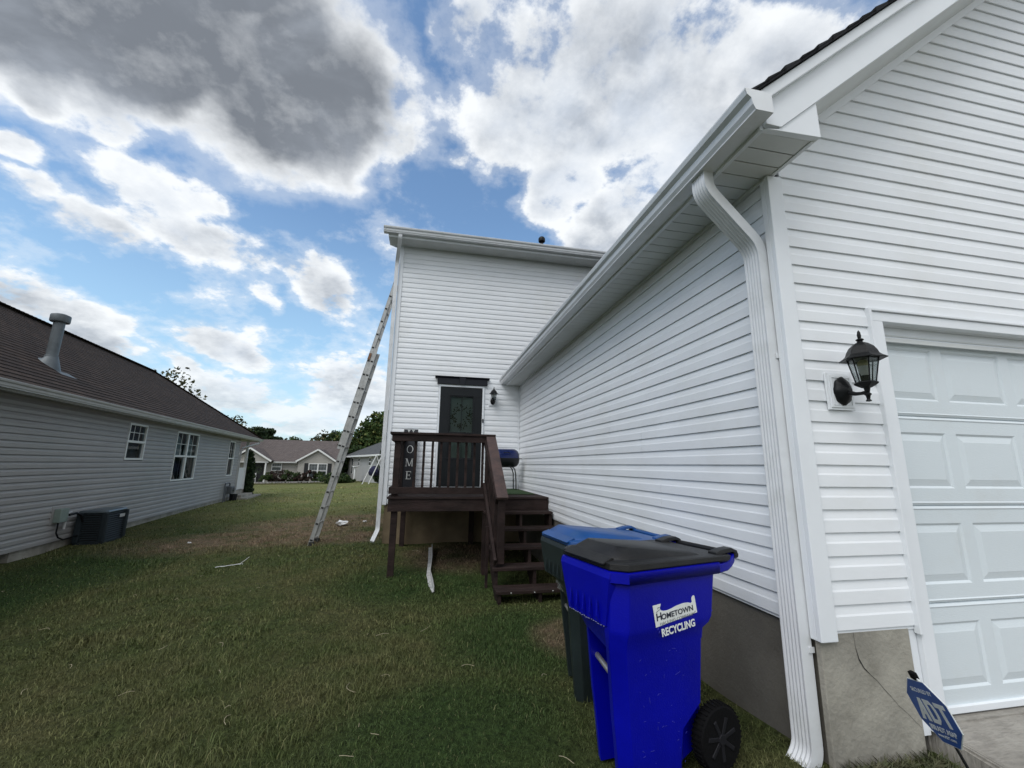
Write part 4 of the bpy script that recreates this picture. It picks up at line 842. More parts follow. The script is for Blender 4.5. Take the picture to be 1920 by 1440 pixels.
# ================================================================== WHEELED CARTS
def cart(name, loc, yaw, mb_, ml_, label, W2=.232, D=.79, H=.917, stickers=False):
    """two-wheeled cart: x runs from the front lip back to the hinge, y across, z up from the ground"""
    root = empty(name, loc, yaw, label, 'bin', 'wheeled bins beside the garage wall')
    def ring(x0, x1, hw, ch, z, ins=0.0, a0=-.10, a1=.11, rc=.05, sk=0.0):
        a0 *= hw / .19; a1 *= hw / .19
        fx_ = lambda x_, y_: (x_ + sk * (y_ + .15) if x_ < .35 else x_, y_, z)
        return [Vector(fx_(v[0], v[1])) for v in ((x0 + ch, -hw, z), (x0, -hw + ch, z), (x0, a0, z), (x0 + ins, a0 + .012 * (ins > 0), z), (x0 + ins, a1 - .012 * (ins > 0), z), (x0, a1, z), (x0, hw - ch, z), (x0 + ch, hw, z), (x1 - rc, hw, z), (x1, hw - rc, z), (x1, -hw + rc, z), (x1 - rc, -hw, z))]
    w = W2
    mb = MB(); RG = [ring(.050, .375, w * .83, .05, .0, .09, sk=.36), ring(.046, .39, w * .84, .05, .03, .09, sk=.36), ring(.030, .41, w * .855, .055, .24, .10, sk=.34), ring(.022, .52, w * .865, .055, .32, .10, sk=.33), ring(.006, .545, w * .885, .06, .583, .10, sk=.31), ring(.004, .55, w * .89, .06, .588, 0.0, sk=.30),
        ring(.004, .555, w * .905, .06, .630, 0.0, sk=.22), ring(.000, .585, w * .955, .06, .655, 0, sk=.16), ring(.000, .60, w * .975, .06, .680, 0, sk=.10), ring(.002, .63, w * .985, .058, .86, 0), ring(.004, .635, w * .99, .058, H - .045, 0)]
    mb.rings(RG); body = mb.build('bin_body', mb_, root, bev=.007, smooth=True, seg=3)
    mb = MB(); o_, i_ = .012, -.004
    rr = [ring(-.008, .655, w + .010, .058, H - .052), ring(-.012, .660, w + .014, .058, H - .046), ring(-.012, .660, w + .014, .058, H - .004), ring(-.004, .652, w + .006, .058, H), ring(.012, .63, w - .012, .05, H - .001), ring(.016, .625, w - .016, .05, H - .05)]
    mb.rings(rr, cap=False); mb.build('rim', mb_, root, bev=.003, smooth=True)
    # front grab flap with its gussets
    mb = MB(); fw_ = w - .060
    prof = [(-.012, H - .004), (-.020, H - .03), (-.006, H - .235), (.018, H - .240), (.018, H - .05)]
    hw0, hw1 = fw_ + .02, fw_ - .01
    f = []; vs = []
    for (x_, z_), hw_ in zip(prof, (hw0, hw0, hw1 - .02, hw1 - .02, hw0)): vs += [(x_, -hw_, z_), (x_, hw_, z_)]
    mb.add(vs, [(0, 1, 3, 2), (2, 3, 5, 4), (4, 5, 7, 6), (6, 7, 9, 8), (8, 9, 1, 0), (0, 2, 4, 6, 8), (9, 7, 5, 3, 1)])
    for k in range(5):
        yk = -fw_ * .6 + fw_ * 1.2 * k / 4; mb.prism([(-.0215, H - .13), (-.028, H - .20), (-.010, H - .233), (-.006, H - .225)], .008, (0, yk - .004, 0), (1, 0, 0), (0, 0, 1), (0, 1, 0))
    mb.build('front_lip', mb_, root, bev=.002)
    mb = MB(); mb.tube([(.068, -w * .42, .455), (.138, w * .50, .455)], .013, 12); mb.build('grab_bar', M_steel, root, smooth=True)
    # handle arms and bar
    for sy in (-1, 1):
        mb = MB(); mb.rings([[Vector((x_, sy * y_ + dy, z_ + dz_)) for dy, dz_ in ((-.018, -.026), (.018, -.026), (.018, .016), (-.018, .016))] for x_, y_, z_ in ((.60, w - .012, H - .03), (.68, w - .014, H - .022), (.73, w - .03, H - .012), (.775, w - .045, H + .008))])
        mb.build('handle_bracket', mb_, root, bev=.006, smooth=True)
    mb = MB(); mb.tube([(.782, -w + .022, H + .014), (.782, w - .022, H + .014)], .0155, 12); mb.build('handle', ml_ if ml_ is M_bluelid else M_blacklid, root, smooth=True)
    # lid: skirt, deck and raised panel
    lid = MB(); R2 = lambda x0, x1, hw, ch, z, z2: [Vector((x, y, z + (z2 - z) * (x - x0) / (x1 - x0))) for x, y in ((x0 + ch, -hw), (x0, -hw + ch), (x0, hw - ch), (x0 + ch, hw), (x1, hw), (x1, -hw))]
    lid.rings([R2(-.004, .675, w + .006, .056, H - .002, H - .002), R2(-.010, .690, w + .012, .058, H + .006, H + .006), R2(-.006, .70, w + .009, .056, H + .030, H + .022), R2(.010, .70, w - .002, .052, H + .036, H + .026), R2(.022, .70, w - .014, .048, H + .034, H + .024), R2(.024, .54, w - .045, .045, H + .040, H + .028), R2(.028, .535, w - .052, .045, H + .050, H + .032), R2(.085, .50, w - .095, .03, H + .086, H + .044)])
    l_ = lid.build('lid', ml_, root, bev=.0022, smooth=True, seg=2)
    mb = MB(); mb.prism([(-.026, H + .026), (.028, H + .050), (.040, H + .044), (.010, H + .028), (-.022, H + .018)], 2 * (w - .075), (0, -(w - .075), 0), (1, 0, 0), (0, 0, 1), (0, 1, 0)); mb.build('lid_grip', ml_, l_, bev=.003)
    for sy in (-1, 1):
        mb = MB(); mb.rings([[Vector((x_, sy * (w - .05) + dy, z_ + dz_)) for dy, dz_ in ((-.03, -.008), (.03, -.008), (.026, .012), (-.026, .012))] for x_, z_ in ((.64, H + .022), (.70, H + .034), (.755, H + .038), (.795, H + .022))]); mb.build('hinge', ml_, l_, bev=.004, smooth=True)
    # wheels and axle
    rw = .134
    for sy in (-1, 1):
        wh = MB(); cy = sy * (w * .80 + .004); cxw, czw = .572, rw + .026
        wh.lathe([(rw * .60, -.028), (rw * .93, -.030), (rw, -.018), (rw, .018), (rw * .93, .030), (rw * .60, .028)], 40, (cxw, cy, czw), (0, 1, 0)); ty = wh.build('wheel', M_rubber, root, smooth=True)
        tr = MB()
        for k in range(40):
            a = 2 * math.pi * k / 40; c_, s_ = math.cos(a), math.sin(a)
            tr.beam((cxw + c_ * (rw + .001), cy - .024, czw + s_ * (rw + .001)), (cxw + c_ * (rw + .001), cy + .024, czw + s_ * (rw + .001)), .008, .006, side=(-s_, 0, c_))
        tr.build('tread', M_rubber, ty)
        hb = MB(); hb.lathe([(.0, -.033 * 1), (.022, -.034), (.024, .034), (0, .033)], 16, (cxw, cy, czw), (0, 1, 0))
        for k in range(7):
            a = 2 * math.pi * (k + .3) / 7; c_, s_ = math.cos(a), math.sin(a)
            hb.beam((cxw + c_ * .02, cy + sy * .024, czw + s_ * .02), (cxw + c_ * .088, cy + sy * .027, czw + s_ * .088), .017, .012, side=(-s_, 0, c_))
        hb.build('hub', M_wheelhub, ty, bev=.002)
        ds = MB(); ds.lathe([(.0, 0), (.092, 0), (.092, .010), (0, .010)], 30, (cxw, cy + sy * .010, czw), (0, sy, 0)); ds.build('wheel_disc', M_rubber, ty)
    mb = MB(); mb.tube([(.572, -w * .8, rw + .026), (.572, w * .8, rw + .026)], .009, 8); mb.build('axle', M_steel, root)
    mb = MB(); mb.prism([(.36, .05), (.50, .10), (.57, .16), (.53, .30), (.50, .33), (.36, .30)], w * 1.16, (0, -w * .58, 0), (1, 0, 0), (0, 0, 1), (0, 1, 0)); mb.build('axle_housing', mb_, root, bev=.01, smooth=True)
    return root
bz = -1.362
c1 = cart('recycling_bin', (.765, 1.985, bz), R(14.5), M_blueplastic, M_blacklid, 'bright blue bin with black lid and a torn white sticker, nearest the camera')
c2 = cart('rubbish_bin', (.905, 2.905, -1.425), R(8), M_greenplastic, M_bluelid, 'dark green bin with a blue lid, between the blue bin and the deck steps', W2=.275, D=.82)
# sticker and stencil on the near side of the blue bin
SY = -.2195
lab = MB(); e_ = .0005
torn = [(.205, .803), (.253, .807), (.250, .795), (.246, .784), (.253, .775), (.268, .770), (.290, .770), (.318, .775), (.345, .783), (.372, .788), (.398, .791), (.425, .790), (.444, .785), (.452, .789), (.449, .803), (.453, .815), (.463, .822), (.470, .818), (.482, .733), (.219, .697)]
yl = lambda z_: -.2285 - .008 * (z_ - .69) * 0
sr = empty('sticker_root'); bpy.data.objects.remove(sr)
lab.prism([(a, b_) for a, b_ in torn], .0012, (0, -.2302, 0), (1, 0, 0), (0, 0, 1), (0, 1, 0)); st_ = lab.build('torn_sticker', M_white, c1); st_.location = (0, 0, 0)
def decal(s, x, z, size, m, sx, rot, parent, ext=.0004, offset=0, spacing=1.0, nm='lettering'):
    r_ = R(rot); X = (math.cos(r_), 0, math.sin(r_)); Y = (-math.sin(r_), 0, math.cos(r_))
    return text_obj(s, size, frame((x, -.2310, z), X, Y), m, parent, nm, ext, sx, offset, spacing=spacing)
M_ink = mat('sticker_ink', (.012, .015, .035), .5); M_inkp = mat('pale_ink', (.22, .23, .22), .5)
decal('H', .2390, .7440, .052, M_ink, .95, 5.5, c1, offset=.0010)
decal('OMETOWN', .355, .7500, .0375, M_ink, 1.02, 5.5, c1, offset=.0008)
decal('HAULING COMPANY', .349, .7195, .0205, M_inkp, 1.08, 5.5, c1, offset=0, spacing=1.02)
decal('RECYCLING', .356, .6740, .0510, M_white, .78, 5.5, c1, offset=.0016)
decal('r', .235, .787, .02, M_inkp, 1.0, 5.5, c1)
mb = MB(); 
for (xa, za, xb, zb_) in ((.222, .768, .246, .781), (.444, .722, .470, .742), (.232, .79, .248, .792)): mb.beam((xa, -.2312, za), (xb, -.2312, zb_), .0006, .0016, side=(0, 1, 0))
mb.build('sticker_crease', M_ink, c1)
for o_ in list(c1.children):
    if o_.name.split('.')[0] in ('torn_sticker', 'lettering', 'sticker_crease'): o_.data.transform(Matrix(((.97, 0, 0, -.014), (0, 1, 0, 0), (0, 0, .84, .106 + (.917 - .93)), (0, 0, 0, 1))))
# scuffs on the plastic
mb = MB()
for i in range(38):
    xs_, zs_ = rng.uniform(.10, .38), rng.uniform(.08, .58); L_ = rng.uniform(.003, .014) * (2.2 if i % 11 == 0 else 1); a = rng.uniform(-.6, .6) + (1.5 if i % 4 == 0 else 0); yy_ = -.232 * (.80 + .09 * (zs_ / .59)) + .0005
    yy_ = -(.232 * (.83 + .056 * zs_ / .58)) - .0016
    mb.beam((xs_, yy_, zs_), (xs_ + L_ * math.cos(a), yy_, zs_ + L_ * math.sin(a)), .0006, .0012, side=(0, 1, 0))
for xx, zz in ((.207, .668), (.214, .655), (.548, .700), (.40, .655)): mb.beam((xx, -.2305, zz), (xx + .004, -.2305, zz + .008), .0008, .0035, side=(0, 1, 0))
mb.build('scuff_marks', mat('scuff', (.045, .05, .42), .6), c1)
# scraped lower edge of the front lip
mb = MB()
for k in range(16):
    yk = -.14 + .28 * k / 16; mb.beam((-.0115, yk, .917 - .2335 + rng.uniform(-.002, .002)), (-.0115, yk + rng.uniform(.006, .016), .917 - .2335 + rng.uniform(-.003, .003)), .001, .0022, side=(1, 0, 0))
mb.build('scraped_edge', mat('scrape', (.28, .29, .50), .7), c1)
# faded lettering on the green bin's front
t_ = text_obj('WASTE', .040, frame((.0345, .03, .635), (0, -1, 0), (.1, 0, 1)), M_inkp, c2, 'lettering', .0004, .9)
t_ = text_obj('SERVICE', .034, frame((.0465, .03, .600), (0, -1, 0), (.1, 0, 1)), M_inkp, c2, 'lettering', .0004, .9)

# ================================================================== YARD SIGN
Cs = Vector((2.0598, 1.5276, -.9534)); Rv = Vector((-.3469, -.9066, .2402)); Uv = Vector((-.1949, .3202, .9271)); Nv = Rv.cross(Uv)   # faces the lawn
ys_ = empty('yard_sign', Cs - Uv * .38, 0, 'blue octagonal security yard sign leaning on its stake by the driveway', 'sign')
Oy = ys_.location
Hs = .110
oct_ = [(.414, 1), (1, .414), (1, -.414), (.414, -1), (-.414, -1), (-1, -.414), (-1, .414), (-.414, 1)]
FM = Matrix(((Rv.x, Uv.x, Nv.x, Cs.x - Oy.x), (Rv.y, Uv.y, Nv.y, Cs.y - Oy.y), (Rv.z, Uv.z, Nv.z, Cs.z - Oy.z), (0, 0, 0, 1)))
mb = MB(); mb.prism([(a * Hs, b_ * Hs) for a, b_ in oct_], .003, (0, 0, -.003), (1, 0, 0), (0, 1, 0), (0, 0, 1)); mb.v = [tuple(FM @ Vector(v)) for v in mb.v]; mb.build('sign_board', M_signpale, ys_)
mb = MB(); mb.prism([(a * Hs * .975, b_ * Hs * .975) for a, b_ in oct_], .0008, (0, 0, .0001), (1, 0, 0), (0, 1, 0), (0, 0, 1)); mb.v = [tuple(FM @ Vector(v)) for v in mb.v]; sf = mb.build('sign_face', M_signblue, ys_)
def lm(x, y): return FM @ Matrix.Translation((x, y, .0013))
text_obj('SECURED BY', .0215, lm(.0, .070), M_signpale, ys_, 'lettering', .0003, .95)
mb = MB()
def blk(pts): mb.prism(pts, .0008, (0, 0, .0009), (1, 0, 0), (0, 1, 0), (0, 0, 1))
hh = .040
blk([(-.088, -hh), (-.052, hh), (-.036, hh), (-.036, -hh), (-.052, -hh), (-.052, hh * .15), (-.070, -hh)]); blk([(-.066, -.020), (-.050, -.020), (-.050, -.008), (-.061, -.008)])
for q in ([(-.026, -hh), (-.026, hh), (-.010, hh), (-.010, -hh)], [(-.010, hh), (.010, hh), (.024, hh * .62), (-.010, hh * .62)], [(-.010, -hh), (-.010, -hh * .62), (.024, -hh * .62), (.010, -hh)], [(.010, hh * .62), (.024, hh * .62), (.028, hh * .3), (.028, -hh * .3), (.024, -hh * .62), (.010, -hh * .62), (.014, -hh * .2), (.014, hh * .2)],
          [(.034, hh), (.090, hh), (.090, hh * .6), (.034, hh * .6)], [(.054, hh * .6), (.070, hh * .6), (.070, -hh), (.054, -hh)]): blk(q)
mb.v = [tuple(FM @ Vector(v)) for v in mb.v]; mb.build('logo', M_signpale, ys_)
text_obj('800.ADT.ASAP', .026, lm(0, -.062), M_signpale, ys_, 'lettering', .0003, .85, offset=.0004)
text_obj('www.ADT.com', .016, lm(0, -.084), M_signpale, ys_, 'lettering', .0003, .9)
mb = MB(); a_ = Cs + Uv * .125 - Nv * .010 - Oy; b_ = Cs - Uv * .50 - Nv * .010 - Oy; mb.beam(a_, b_, .010, .006, side=Rv); mb.build('stake', M_blackm, ys_)
mb = MB(); mb.beam(Cs + Uv * .112 - Nv * .006 - Oy, Cs + Uv * .140 - Nv * .004 - Oy + Rv * .006, .030, .018, side=Rv); mb.build('stake_cap', M_rubber, ys_, bev=.004)
mb = MB(); mb.beam(Cs + Uv * .103 - Nv * .002 - Oy + Rv * .016, Cs + Uv * .116 - Nv * .004 - Oy + Rv * .02, .014, .006, side=Rv); mb.build('clip', M_white, ys_, bev=.002)

# ================================================================== LADDER
F0 = Vector((-2.165, 8.90, -1.60)); T0 = Vector((-.868, 8.90, 3.994)); Ad = (T0 - F0).normalized(); Sd = Vector((0, 1, 0)); Qd = Sd.cross(Ad).normalized()      # Qd: towards the wall
if Qd.x < 0: Qd = -Qd
ld = empty('extension_ladder', F0, 0, 'tall weathered aluminium extension ladder leaning against the two-storey block', 'ladder')
def rail(mb, off, y_, s0, s1, wd, th=.028):
    a = Ad * s0 + Qd * off + Sd * y_; b = Ad * s1 + Qd * off + Sd * y_
    mb.beam(a, b, th * .25, wd, side=Sd)
    for q in (-wd / 2, wd / 2): mb.beam(a + Qd * q + Sd * .008 * (1 if y_ < .2 else -1), b + Qd * q + Sd * .008 * (1 if y_ < .2 else -1), th, .004, side=Sd)
Lb, Lf0, Lf1 = 4.10, 1.92, 5.78
for (nm, off, s0, s1, y0_, y1_, wd) in (('base_rail', .040, 0.0, Lb, 0, .42, .072), ('fly_rail', -.032, Lf0, Lf1, .022, .398, .062)):
    for y_ in (y0_, y1_):
        mb = MB(); rail(mb, off, y_, s0, s1, wd); mb.build(nm, M_lad, ld)
k = 0
s_ = .16
while s_ < Lf1 - .05:
    for (off, s0, s1, y0_, y1_) in ((.040, 0, Lb, 0, .42), (-.032, Lf0, Lf1, .022, .398)):
        if s0 + .05 < s_ < s1 - .04:
            mb = MB(); mb.tube([Ad * s_ + Qd * off + Sd * (y0_ - .006), Ad * s_ + Qd * off + Sd * (y1_ + .006)], .0155, 8); rg = mb.build('rung', M_lad, ld)
            mb = MB(); mb.beam(Ad * s_ + Qd * off + Sd * (y0_ - .016), Ad * s_ + Qd * off + Sd * (y0_ - .004), .046, .030, side=Qd); mb.build('rung_end', M_ladk, rg, bev=.003)
    s_ += .3045
for y_ in (0, .42):
    mb = MB(); mb.beam(Ad * -.01 + Qd * .09 + Sd * y_, Ad * .13 + Qd * .052 + Sd * y_, .030, .10, side=Sd); mb.beam(Ad * -.02 + Qd * .0 + Sd * y_, Ad * -.0 + Qd * .11 + Sd * y_, .05, .02, side=Sd); mb.build('foot', M_ladk, ld, bev=.004)
mb = MB(); mb.beam(Ad * (Lb - .26) + Qd * -.036 + Sd * .0, Ad * (Lb - .12) + Qd * -.036 + Sd * .0, .02, .05, side=Sd); mb.build('rung_lock', mat('rusty_lock', (.20, .10, .05), .7, var=.3), ld)

# ================================================================== SMALL THINGS ON THE LAWN
st2 = MB(); pts = [(.135, 8.1), (.125, 7.2), (.100, 6.4), (.118, 5.95), (.150, 5.62)]; 
L1 = [Vector((x_, y_, g1(x_, y_) + .035)) for x_, y_ in pts]
wv_ = [.0, .004, -.006, .01, .0]
rings = []
for i, p in enumerate(L1):
    w_ = (.034, .032, .030, .024, .010)[i]
    rings.append([p + Vector((-w_, 0, -.004)), p + Vector((w_ * .55, 0, .004)), p + Vector((w_ * .75 + wv_[i], 0, .062)), p + Vector((w_ * .75 + wv_[i] + .006, 0, .062)), p + Vector((w_ * .55 + .008, 0, -.002)), p + Vector((-w_, 0, -.010))])
o = st2.rings(rings).build('trim_strip', mat('weathered_vinyl', (.42, .42, .41), .55, var=.2, vscale=9, dirt=(.2, .19, .17)), bev=.0); tag(o, 'long weathered white trim strip lying in the grass under the deck edge', 'trim strip')
mb = MB()
def crumple(c, r_, seed):
    rn = random.Random(seed); b = bmesh.new(); bmesh.ops.create_icosphere(b, subdivisions=2, radius=r_)
    for v in b.verts: v.co *= rn.uniform(.45, 1.25); v.co.z *= .55; v.co.x *= 1.2
    m_ = bpy.data.meshes.new('x'); b.to_mesh(m_); b.free(); return m_
for i, (x_, y_, r_, lb) in enumerate([(-2.02, 11.45, .115, 'crumpled white paper bag on the bare patch behind the ladder'), (-1.52, 11.75, .045, 'small pale scrap on the bare patch right of the paper bag'), (-4.62, 9.9, .030, 'tiny white scrap on the lawn right of the air conditioner')]):
    m_ = crumple(None, r_, i + 3); m_.materials.append(M_paper); o = bpy.data.objects.new('litter', m_); C.objects.link(o); o.location = (x_, y_, g1(x_, y_) + r_ * .45 + .02); tag(o, lb, 'litter')
mb = MB(); cx, cy = -2.93, 7.45; zc_ = g1(cx, cy) + .045
mb.rings([[Vector((cx - .12 + .05 * k, cy - .06 + .035 * k + .012 * math.sin(k * 2), zc_ + .006 * math.sin(k * 3) + q2)) + Vector((0, q1, 0)) for q1, q2 in ((-.008, 0), (.008, .002), (.008, .006), (-.008, .004))] for k in range(7)]); mb.tube([(cx + .14, cy + .10, zc_), (cx + .20, cy + .14, zc_ + .05), (cx + .24, cy + .20, zc_ + .09)], .004, 5)
o = mb.build('plastic_ribbon', M_paper); tag(o, 'twisted strip of white plastic lying in the middle of the lawn', 'litter')

# ================================================================== NEIGHBOUR'S HOUSE (left)
dn = Vector((-.1411, .99, 0)).normalized(); nn_ = Vector((-dn.y, dn.x, 0))                      # dn along the wall, nn_ into the house
NM = Matrix(((dn.x, nn_.x, 0, 0), (dn.y, nn_.y, 0, 0), (0, 0, 1, 0), (0, 0, 0, 1)))              # (s, n, z) -> world
nh = empty('grey_house', NM @ Vector((12, 5.42, -1.7)), 0, 'grey-sided single-storey house with a brown hipped roof, left of the lawn', 'house')
ON = nh.location.copy()
class MBN(MB):
    def build(s, *a, **k): s.v = [tuple(NM @ Vector(v) - ON) for v in s.v]; return super().build(*a, **k)
    def raw(s, *a, **k): s.v = [tuple(Vector(v) - ON) for v in s.v]; return MB.build(s, *a, **k)
NW = 5.432
wins = [(12.60, 13.50, -.01, .885, 1), (15.40, 17.22, -.625, .88, 2), (20.80, 21.63, -.625, .85, 1)]
tmp = MB(); siding(tmp, (0, NW, 0), (1, 0, 0), (0, -1, 0), -1.545, 1.01, lambda z: (2.5, 22.40), openings=[(a - .02, b - .0, c_ - .02, d_ + .0) for a, b, c_, d_, _ in wins], e=.1143, zref=-1.545 + .1143 * 8, dep=.027, pocket=.012)
mbn = MBN(); mbn.v = tmp.v; mbn.f = tmp.f; mbn.box(2.5, 22.41, NW + .14, NW + .2, -1.54, 1.02); mbn.box(22.35, 22.41, NW, 12.6, -1.54, 1.02); mbn.build('side_wall', M_nsiding, nh)
mbn = MBN(); mbn.box(22.36, 22.44, NW - .022, NW + .06, -1.55, 1.0); mbn.build('corner_trim', M_nsiding, nh)
mbn = MBN(); mbn.box(9.68, 22.40, NW + .012, NW + .3, -2.5, -1.535); mbn.box(2.5, 8.6, NW + .012, NW + .3, -2.5, -1.535); mbn.build('foundation', M_conc, nh)
mbn = MBN(); mbn.box(8.6, 9.68, NW + .2, NW + .3, -2.5, -1.535); mbn.build('crawl_opening', M_acdark, nh)
for (a, b, c_, d_, k_) in wins:
    f = MBN(); y0, y1 = NW - .030, NW + .05; fr = .048
    f.box(a, b, y0, y1, d_ - fr, d_); f.box(a, b, y0, y1, c_, c_ + fr); f.box(a, a + fr, y0, y1, c_ + fr, d_ - fr); f.box(b - fr, b, y0, y1, c_ + fr, d_ - fr)
    mids = [(a + fr, b - fr)]
    if k_ == 2: xm = (a + b) / 2; f.box(xm - .05, xm + .05, y0, y1, c_ + fr, d_ - fr); mids = [(a + fr, xm - .05), (xm + .05, b - fr)]
    zm = (c_ + d_) / 2
    for (p, q) in mids: f.box(p, q, y0 + .006, y1, zm - .028, zm + .028)
    wo_ = f.build('window', M_nwhite, nh, bev=.004)
    for (p, q) in mids:
        g = MBN(); g.box(p, q, NW + .022, NW + .026, c_ + fr, zm - .028); g.box(p, q, NW + .012, NW + .016, zm + .028, d_ - fr); g.build('glass_pane', M_glass, wo_)
        g = MBN()
        nc = 3 if k_ == 1 and a < 13 else 2
        for i in range(1, nc): xx = p + (q - p) * i / nc; g.box(xx - .007, xx + .007, NW + .003, NW + .011, zm + .028, d_ - fr)
        zz = (zm + d_) / 2; g.box(p, q, NW + .0025, NW + .0105, zz - .007, zz + .007); g.build('muntin', M_nwhite, wo_)
        g = MBN(); g.box(p - .02, q + .02, NW + .130, NW + .134, c_, d_); g.build('dark_interior', M_room, wo_)
        if k_ == 2:
            g = MBN(); n = 14; top_ = [(p + (q - p) * i / n, zm + .10 + (d_ - fr - zm - .18) * math.sin(math.pi * i / n) ** .6) for i in range(n + 1)]
            g.prism([(p, zm - .02)] + [t2 for t2 in top_] + [(q, zm - .02)], .004, (0, NW + .10, 0)); g.build('curtain', M_curtain, wo_)
            g = MBN(); g.box(p, p + .14, NW + .105, NW + .108, c_ + .02, zm); g.build('curtain', mat('dark_drape', (.05, .06, .06), .9), wo_)
        else:
            g = MBN(); g.box(p, q, NW + .10, NW + .104, c_ + .05, d_ - fr); g.build('blind', mat('dark_blind', (.035, .04, .055), .9, var=.3), wo_)
EZ, EN, SE = 1.12, 5.02, 24.75
wd_, hp = 3.62, 2.534
rf = MBN(); A0, A1 = (2.0, EN, EZ), (SE, EN, EZ); R0, R1 = (2.0, EN + wd_, EZ + hp), (SE - wd_, EN + wd_, EZ + hp); B1 = (SE, EN + 2 * wd_, EZ); B0 = (2.0, EN + 2 * wd_, EZ)

nrow = 31
for j in range(nrow):                                       # overlapping shingle courses, each with its own butt
    f0, f1 = j / nrow, (j + 1) / nrow
    a0, a1 = Vector(A0).lerp(Vector(R0), f0), Vector(A1).lerp(Vector(R1), f0); b0, b1 = Vector(A0).lerp(Vector(R0), f1), Vector(A1).lerp(Vector(R1), f1)
    up_ = Vector((0, -hp, wd_)).normalized(); rf.add([a0 - up_ * .004, a1 - up_ * .004, a1 + up_ * .009, a0 + up_ * .009, b1 + up_ * .0005, b0 + up_ * .0005], [(0, 1, 2, 3), (3, 2, 4, 5)])
rf.add([A1, B1, R1], [(0, 1, 2)]); rf.add([B1, B0, R0, R1], [(0, 1, 2, 3)]); rf.add([B0, A0, R0], [(0, 1, 2)])
inv = NM.inverted()
def uvn(c_):
    q = inv @ (Vector(c_) + ON); 
    return (q.x, math.hypot(q.y - EN, q.z - EZ)) if q.y <= EN + wd_ + .001 else (q.x, q.y * 1.22)
roof = rf.build('roof', M_shb, nh, uv=uvn); roof['label'] = 'dark brown shingled roof'
cap = MBN()
s_ = 2.0
while s_ < SE - wd_: cap.beam((s_, EN + wd_, EZ + hp + .012), (min(s_ + .16, SE - wd_), EN + wd_, EZ + hp + .022), .26, .012, side=(0, 1, 0)); s_ += .15
n = 34
for i in range(n):
    p = Vector(R1).lerp(Vector(A1), i / n); q = Vector(R1).lerp(Vector(A1), (i + 1.1) / n); cap.beam(p + Z * .020, q + Z * .010, .24, .012, side=(1, 1, 0))
cap.build('ridge_cap', M_shb, roof, uv=lambda c_: (c_[0], c_[1]))
sf_ = MBN(); sf_.box(2.0, SE - .05, EN + .10, NW + .2, 1.005, 1.018); sf_.build('soffit', M_nsiding, nh)
sf_ = MBN(); sf_.box(2.0, SE - .03, EN + .085, EN + .102, .985, 1.12); sf_.box(SE - .10, SE - .08, EN + .1, EN + 7, .985, 1.12); sf_.box(22.4, SE - .05, NW + .2, 12.3, 1.005, 1.018); sf_.build('fascia', M_ntrim, nh)
gp0 = NM @ Vector((2.0, EN + .085, 1.010)) - ON; gp1 = NM @ Vector((SE + .03, EN + .085, 1.010)) - ON
gutter('gutter', gp0, gp1, -nn_, nh, M_ntrim, 1)
# porch at the far end
p_ = MBN(); p_.box(22.44, 24.25, NW + .02, NW + .10, -.36, -.30); p_.box(22.46, 24.10, NW + .03, NW + .07, -1.30, -.36); p_.box(22.46, 24.0, NW + .025, NW + .029, -.66, -.64); p_.box(22.46, 24.0, NW + .025, NW + .029, -.98, -.96); p_.build('porch_rail', M_lwhite, nh)
p_ = MBN(); p_.box(23.95, 24.06, NW - .01, NW + .10, -1.33, .985); p_.build('porch_post', M_lwhite, nh)
p_ = MBN(); p_.box(22.44, 22.50, NW + .01, NW + .10, -1.33, .985); p_.build('porch_post', M_lwhite, nh)
p_ = MBN(); p_.box(22.42, 24.3, NW + .02, NW + 3, -1.9, -1.34); p_.build('porch_floor', M_conc, nh)
p_ = MBN(); p_.box(22.45, 24.6, NW + 2.9, NW + 3, -1.3, 1.0); p_.build('porch_back_wall', M_room, nh)
p_ = MBN(); p_.box(22.2, 24.2, 5.05, NW, -1.62, -1.50); p_.box(21.9, 24.6, 4.75, NW, -1.78, -1.60); p_.build('porch_step', M_conc, nh)
dpts = [NM @ Vector(v) - ON for v in [(24.1, 4.99, 1.02), (24.1, 5.02, .90), (22.75, 5.38, .62), (22.56, 5.395, .40), (22.50, 5.395, -1.45)]]
downspout(dpts, .065, .05, 'downspout', nh, M_ntrim, tuple(dn))
# flue on the roof
fx, fy = -7.42, 9.60
fl = MB(); fl.lathe([(.088, 0), (.088, .78)], 22, (fx, fy, 1.93)); fl.lathe([(.100, 0), (.104, .008), (.100, .018)], 22, (fx, fy, 1.975)); fl.raw if False else None
fl.v = [tuple(Vector(v) - ON) for v in fl.v]; flo = fl.build('flue_pipe', M_galv, nh, smooth=True)
fl = MB(); fl.lathe([(.142, 0), (.152, .02), (.152, .13), (.146, .145), (.09, .17), (0, .175)], 24, (fx, fy, 2.69)); fl.v = [tuple(Vector(v) - ON) for v in fl.v]; fl.build('flue_cap', M_galv, flo, smooth=True)
fl = MB(); rings = []
for (r_, up_) in ((.100, 1.975), (.112, 1.93)): rings.append([Vector((fx + r_ * math.cos(a), fy + r_ * math.sin(a), up_)) for a in [2 * math.pi * k / 20 for k in range(20)]])
def roofz(x_, y_): q = inv @ Vector((x_, y_, 0)); return EZ + hp / wd_ * (q.y - EN)
rings.append([Vector((fx + .175 * math.cos(a), fy + .17 * math.sin(a), roofz(fx + .175 * math.cos(a), fy + .17 * math.sin(a)) + .012)) for a in [2 * math.pi * k / 20 for k in range(20)]])
fl.rings(rings, cap=False); fl.v = [tuple(Vector(v) - ON) for v in fl.v]; fl.build('flue_boot', M_galv, flo, smooth=True)
q0_ = inv @ Vector((fx, fy, 0)); fl = MBN(); sl = hp / wd_
